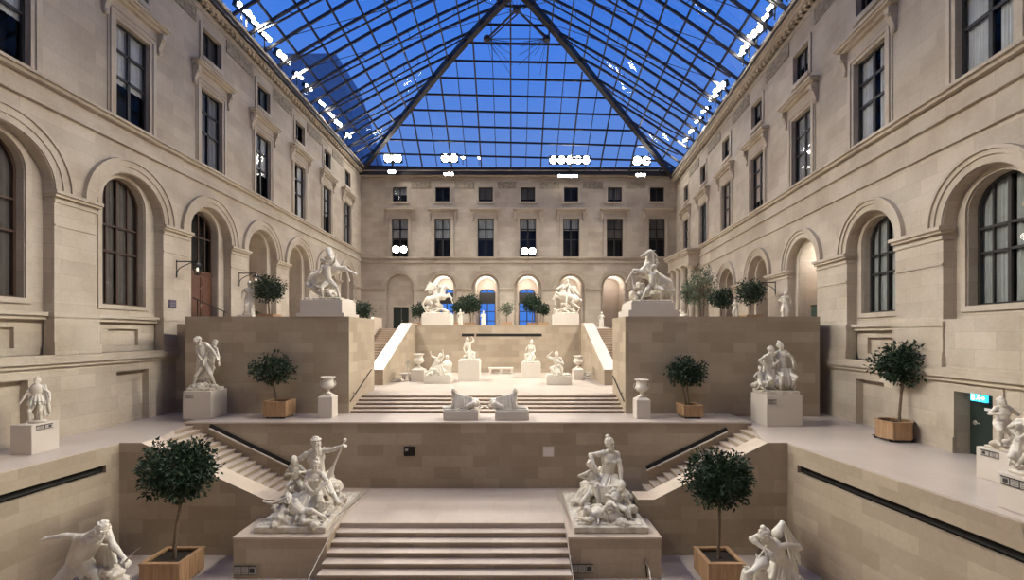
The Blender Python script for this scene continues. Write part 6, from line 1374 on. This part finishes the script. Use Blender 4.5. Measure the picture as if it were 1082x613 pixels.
for y, q, ty in ((13, .35, 6), (20, .5, 12), (26, 1.15, 33), (31, 1.35, 42), (36, 1.1, 26), (41, 1.0, 40), (45, .8, 34), (29, .9, 12), (38, .9, 16)):
    l = area((-15.0, y, CZ + 18.4), (5, ty, -5), PW_SIDE * q, 1.2, warm); l.data.spread = math.radians(92)
    l = area((XR(y) - 1.1, y, CZ + 17.5), (-6, ty, -5), PW_SIDE * q, 1.2, warm); l.data.spread = math.radians(92)
for x in (415, 475, 602, 678): p = W(x, 168, 46.6); area(p, (p.x * .4, 24, -1), PW_BACK, 1.0, warm)
for sx in (-1, 1):                                # spots on the stage
    l = area((XL + 1.2 if sx < 0 else XR(22) - 1.3, 22.5, CZ + 17.6), (-1.2, 33.5, 1.2), PW_STAGE, .9, warm); l.data.spread = math.radians(75)
sp_ = bpy.data.lights.new('niche_fill_spot', 'SPOT'); sp_.energy = PW_SPOT; sp_.spot_size = math.radians(21); sp_.spot_blend = .6; sp_.shadow_soft_size = .5; sp_.color = warm  # unseen spot added behind the camera to brighten the niche wall
so = bpy.data.objects.new('niche_fill_spot', sp_); COL.objects.link(so); so.location = (-.5, -5, 10); so.rotation_euler = (V((-1.0, 35.6, 2.8)) - V((-.5, -5, 10))).to_track_quat('-Z', 'Y').to_euler()
for y in (8, 13, 18):                            # unseen beams added to brighten the lower walls
    l = area((-15.0, y, CZ + 18.4), (14, y + 1, .5), PW_LOW, .9, warm); l.data.spread = math.radians(52)
    l = area((XR(y) - 1.1, y, CZ + 17.5), (-16, y + 1, .5), PW_LOW, .9, warm); l.data.spread = math.radians(52)
# unseen fill lamps added behind the camera to brighten the near court
for x in (-10, 7): l = area((x, -5.4, CZ + 5), (x*1.2, 14, -2), PW_NEAR, 3.0, warm)

# ------------------------------------------------------------------ dusk sky, camera, output
wd = bpy.data.worlds.new('dusk_sky'); SC.world = wd; wd.use_nodes = True
N, L = wd.node_tree.nodes, wd.node_tree.links; bg = N['Background']
tc = N.new('ShaderNodeTexCoord'); sp = N.new('ShaderNodeSeparateXYZ'); L.new(tc.outputs['Generated'], sp.inputs[0])
rp = N.new('ShaderNodeValToRGB'); L.new(sp.outputs[2], rp.inputs[0])
e = rp.color_ramp.elements
e[0].position = .0; e[0].color = (.075, .27, .92, 1); e[1].position = .8; e[1].color = (.02, .12, .66, 1)
q = e.new(.38); q.color = (.14, .30, .80, 1); q = e.new(.54); q.color = (.07, .25, .90, 1)
L.new(rp.outputs[0], bg.inputs[0]); bg.inputs[1].default_value = SKY
cam = bpy.data.cameras.new('camera'); co = bpy.data.objects.new('camera', cam); COL.objects.link(co)
cam.sensor_width = 36; cam.lens = F / 1082 * 36; cam.shift_y = (HY - 306.5) / 1082; cam.clip_end = 400; cam.clip_start = .05
co.location = (0, 0, CZ); co.rotation_euler = (PI/2, 0, 0); SC.camera = co
vs = SC.view_settings; SC.display_settings.display_device = 'sRGB'; vs.view_transform = 'Standard'; vs.look = 'None'; vs.gamma = 1; vs.use_curve_mapping = False; vs.exposure = EXPO
cy = SC.cycles; cy.max_bounces = 8; cy.diffuse_bounces = 4; cy.glossy_bounces = 3; cy.transparent_max_bounces = 12; cy.caustics_reflective = False; cy.caustics_refractive = False
cy.sample_clamp_indirect = 4; cy.use_denoising = True
done_orgs()
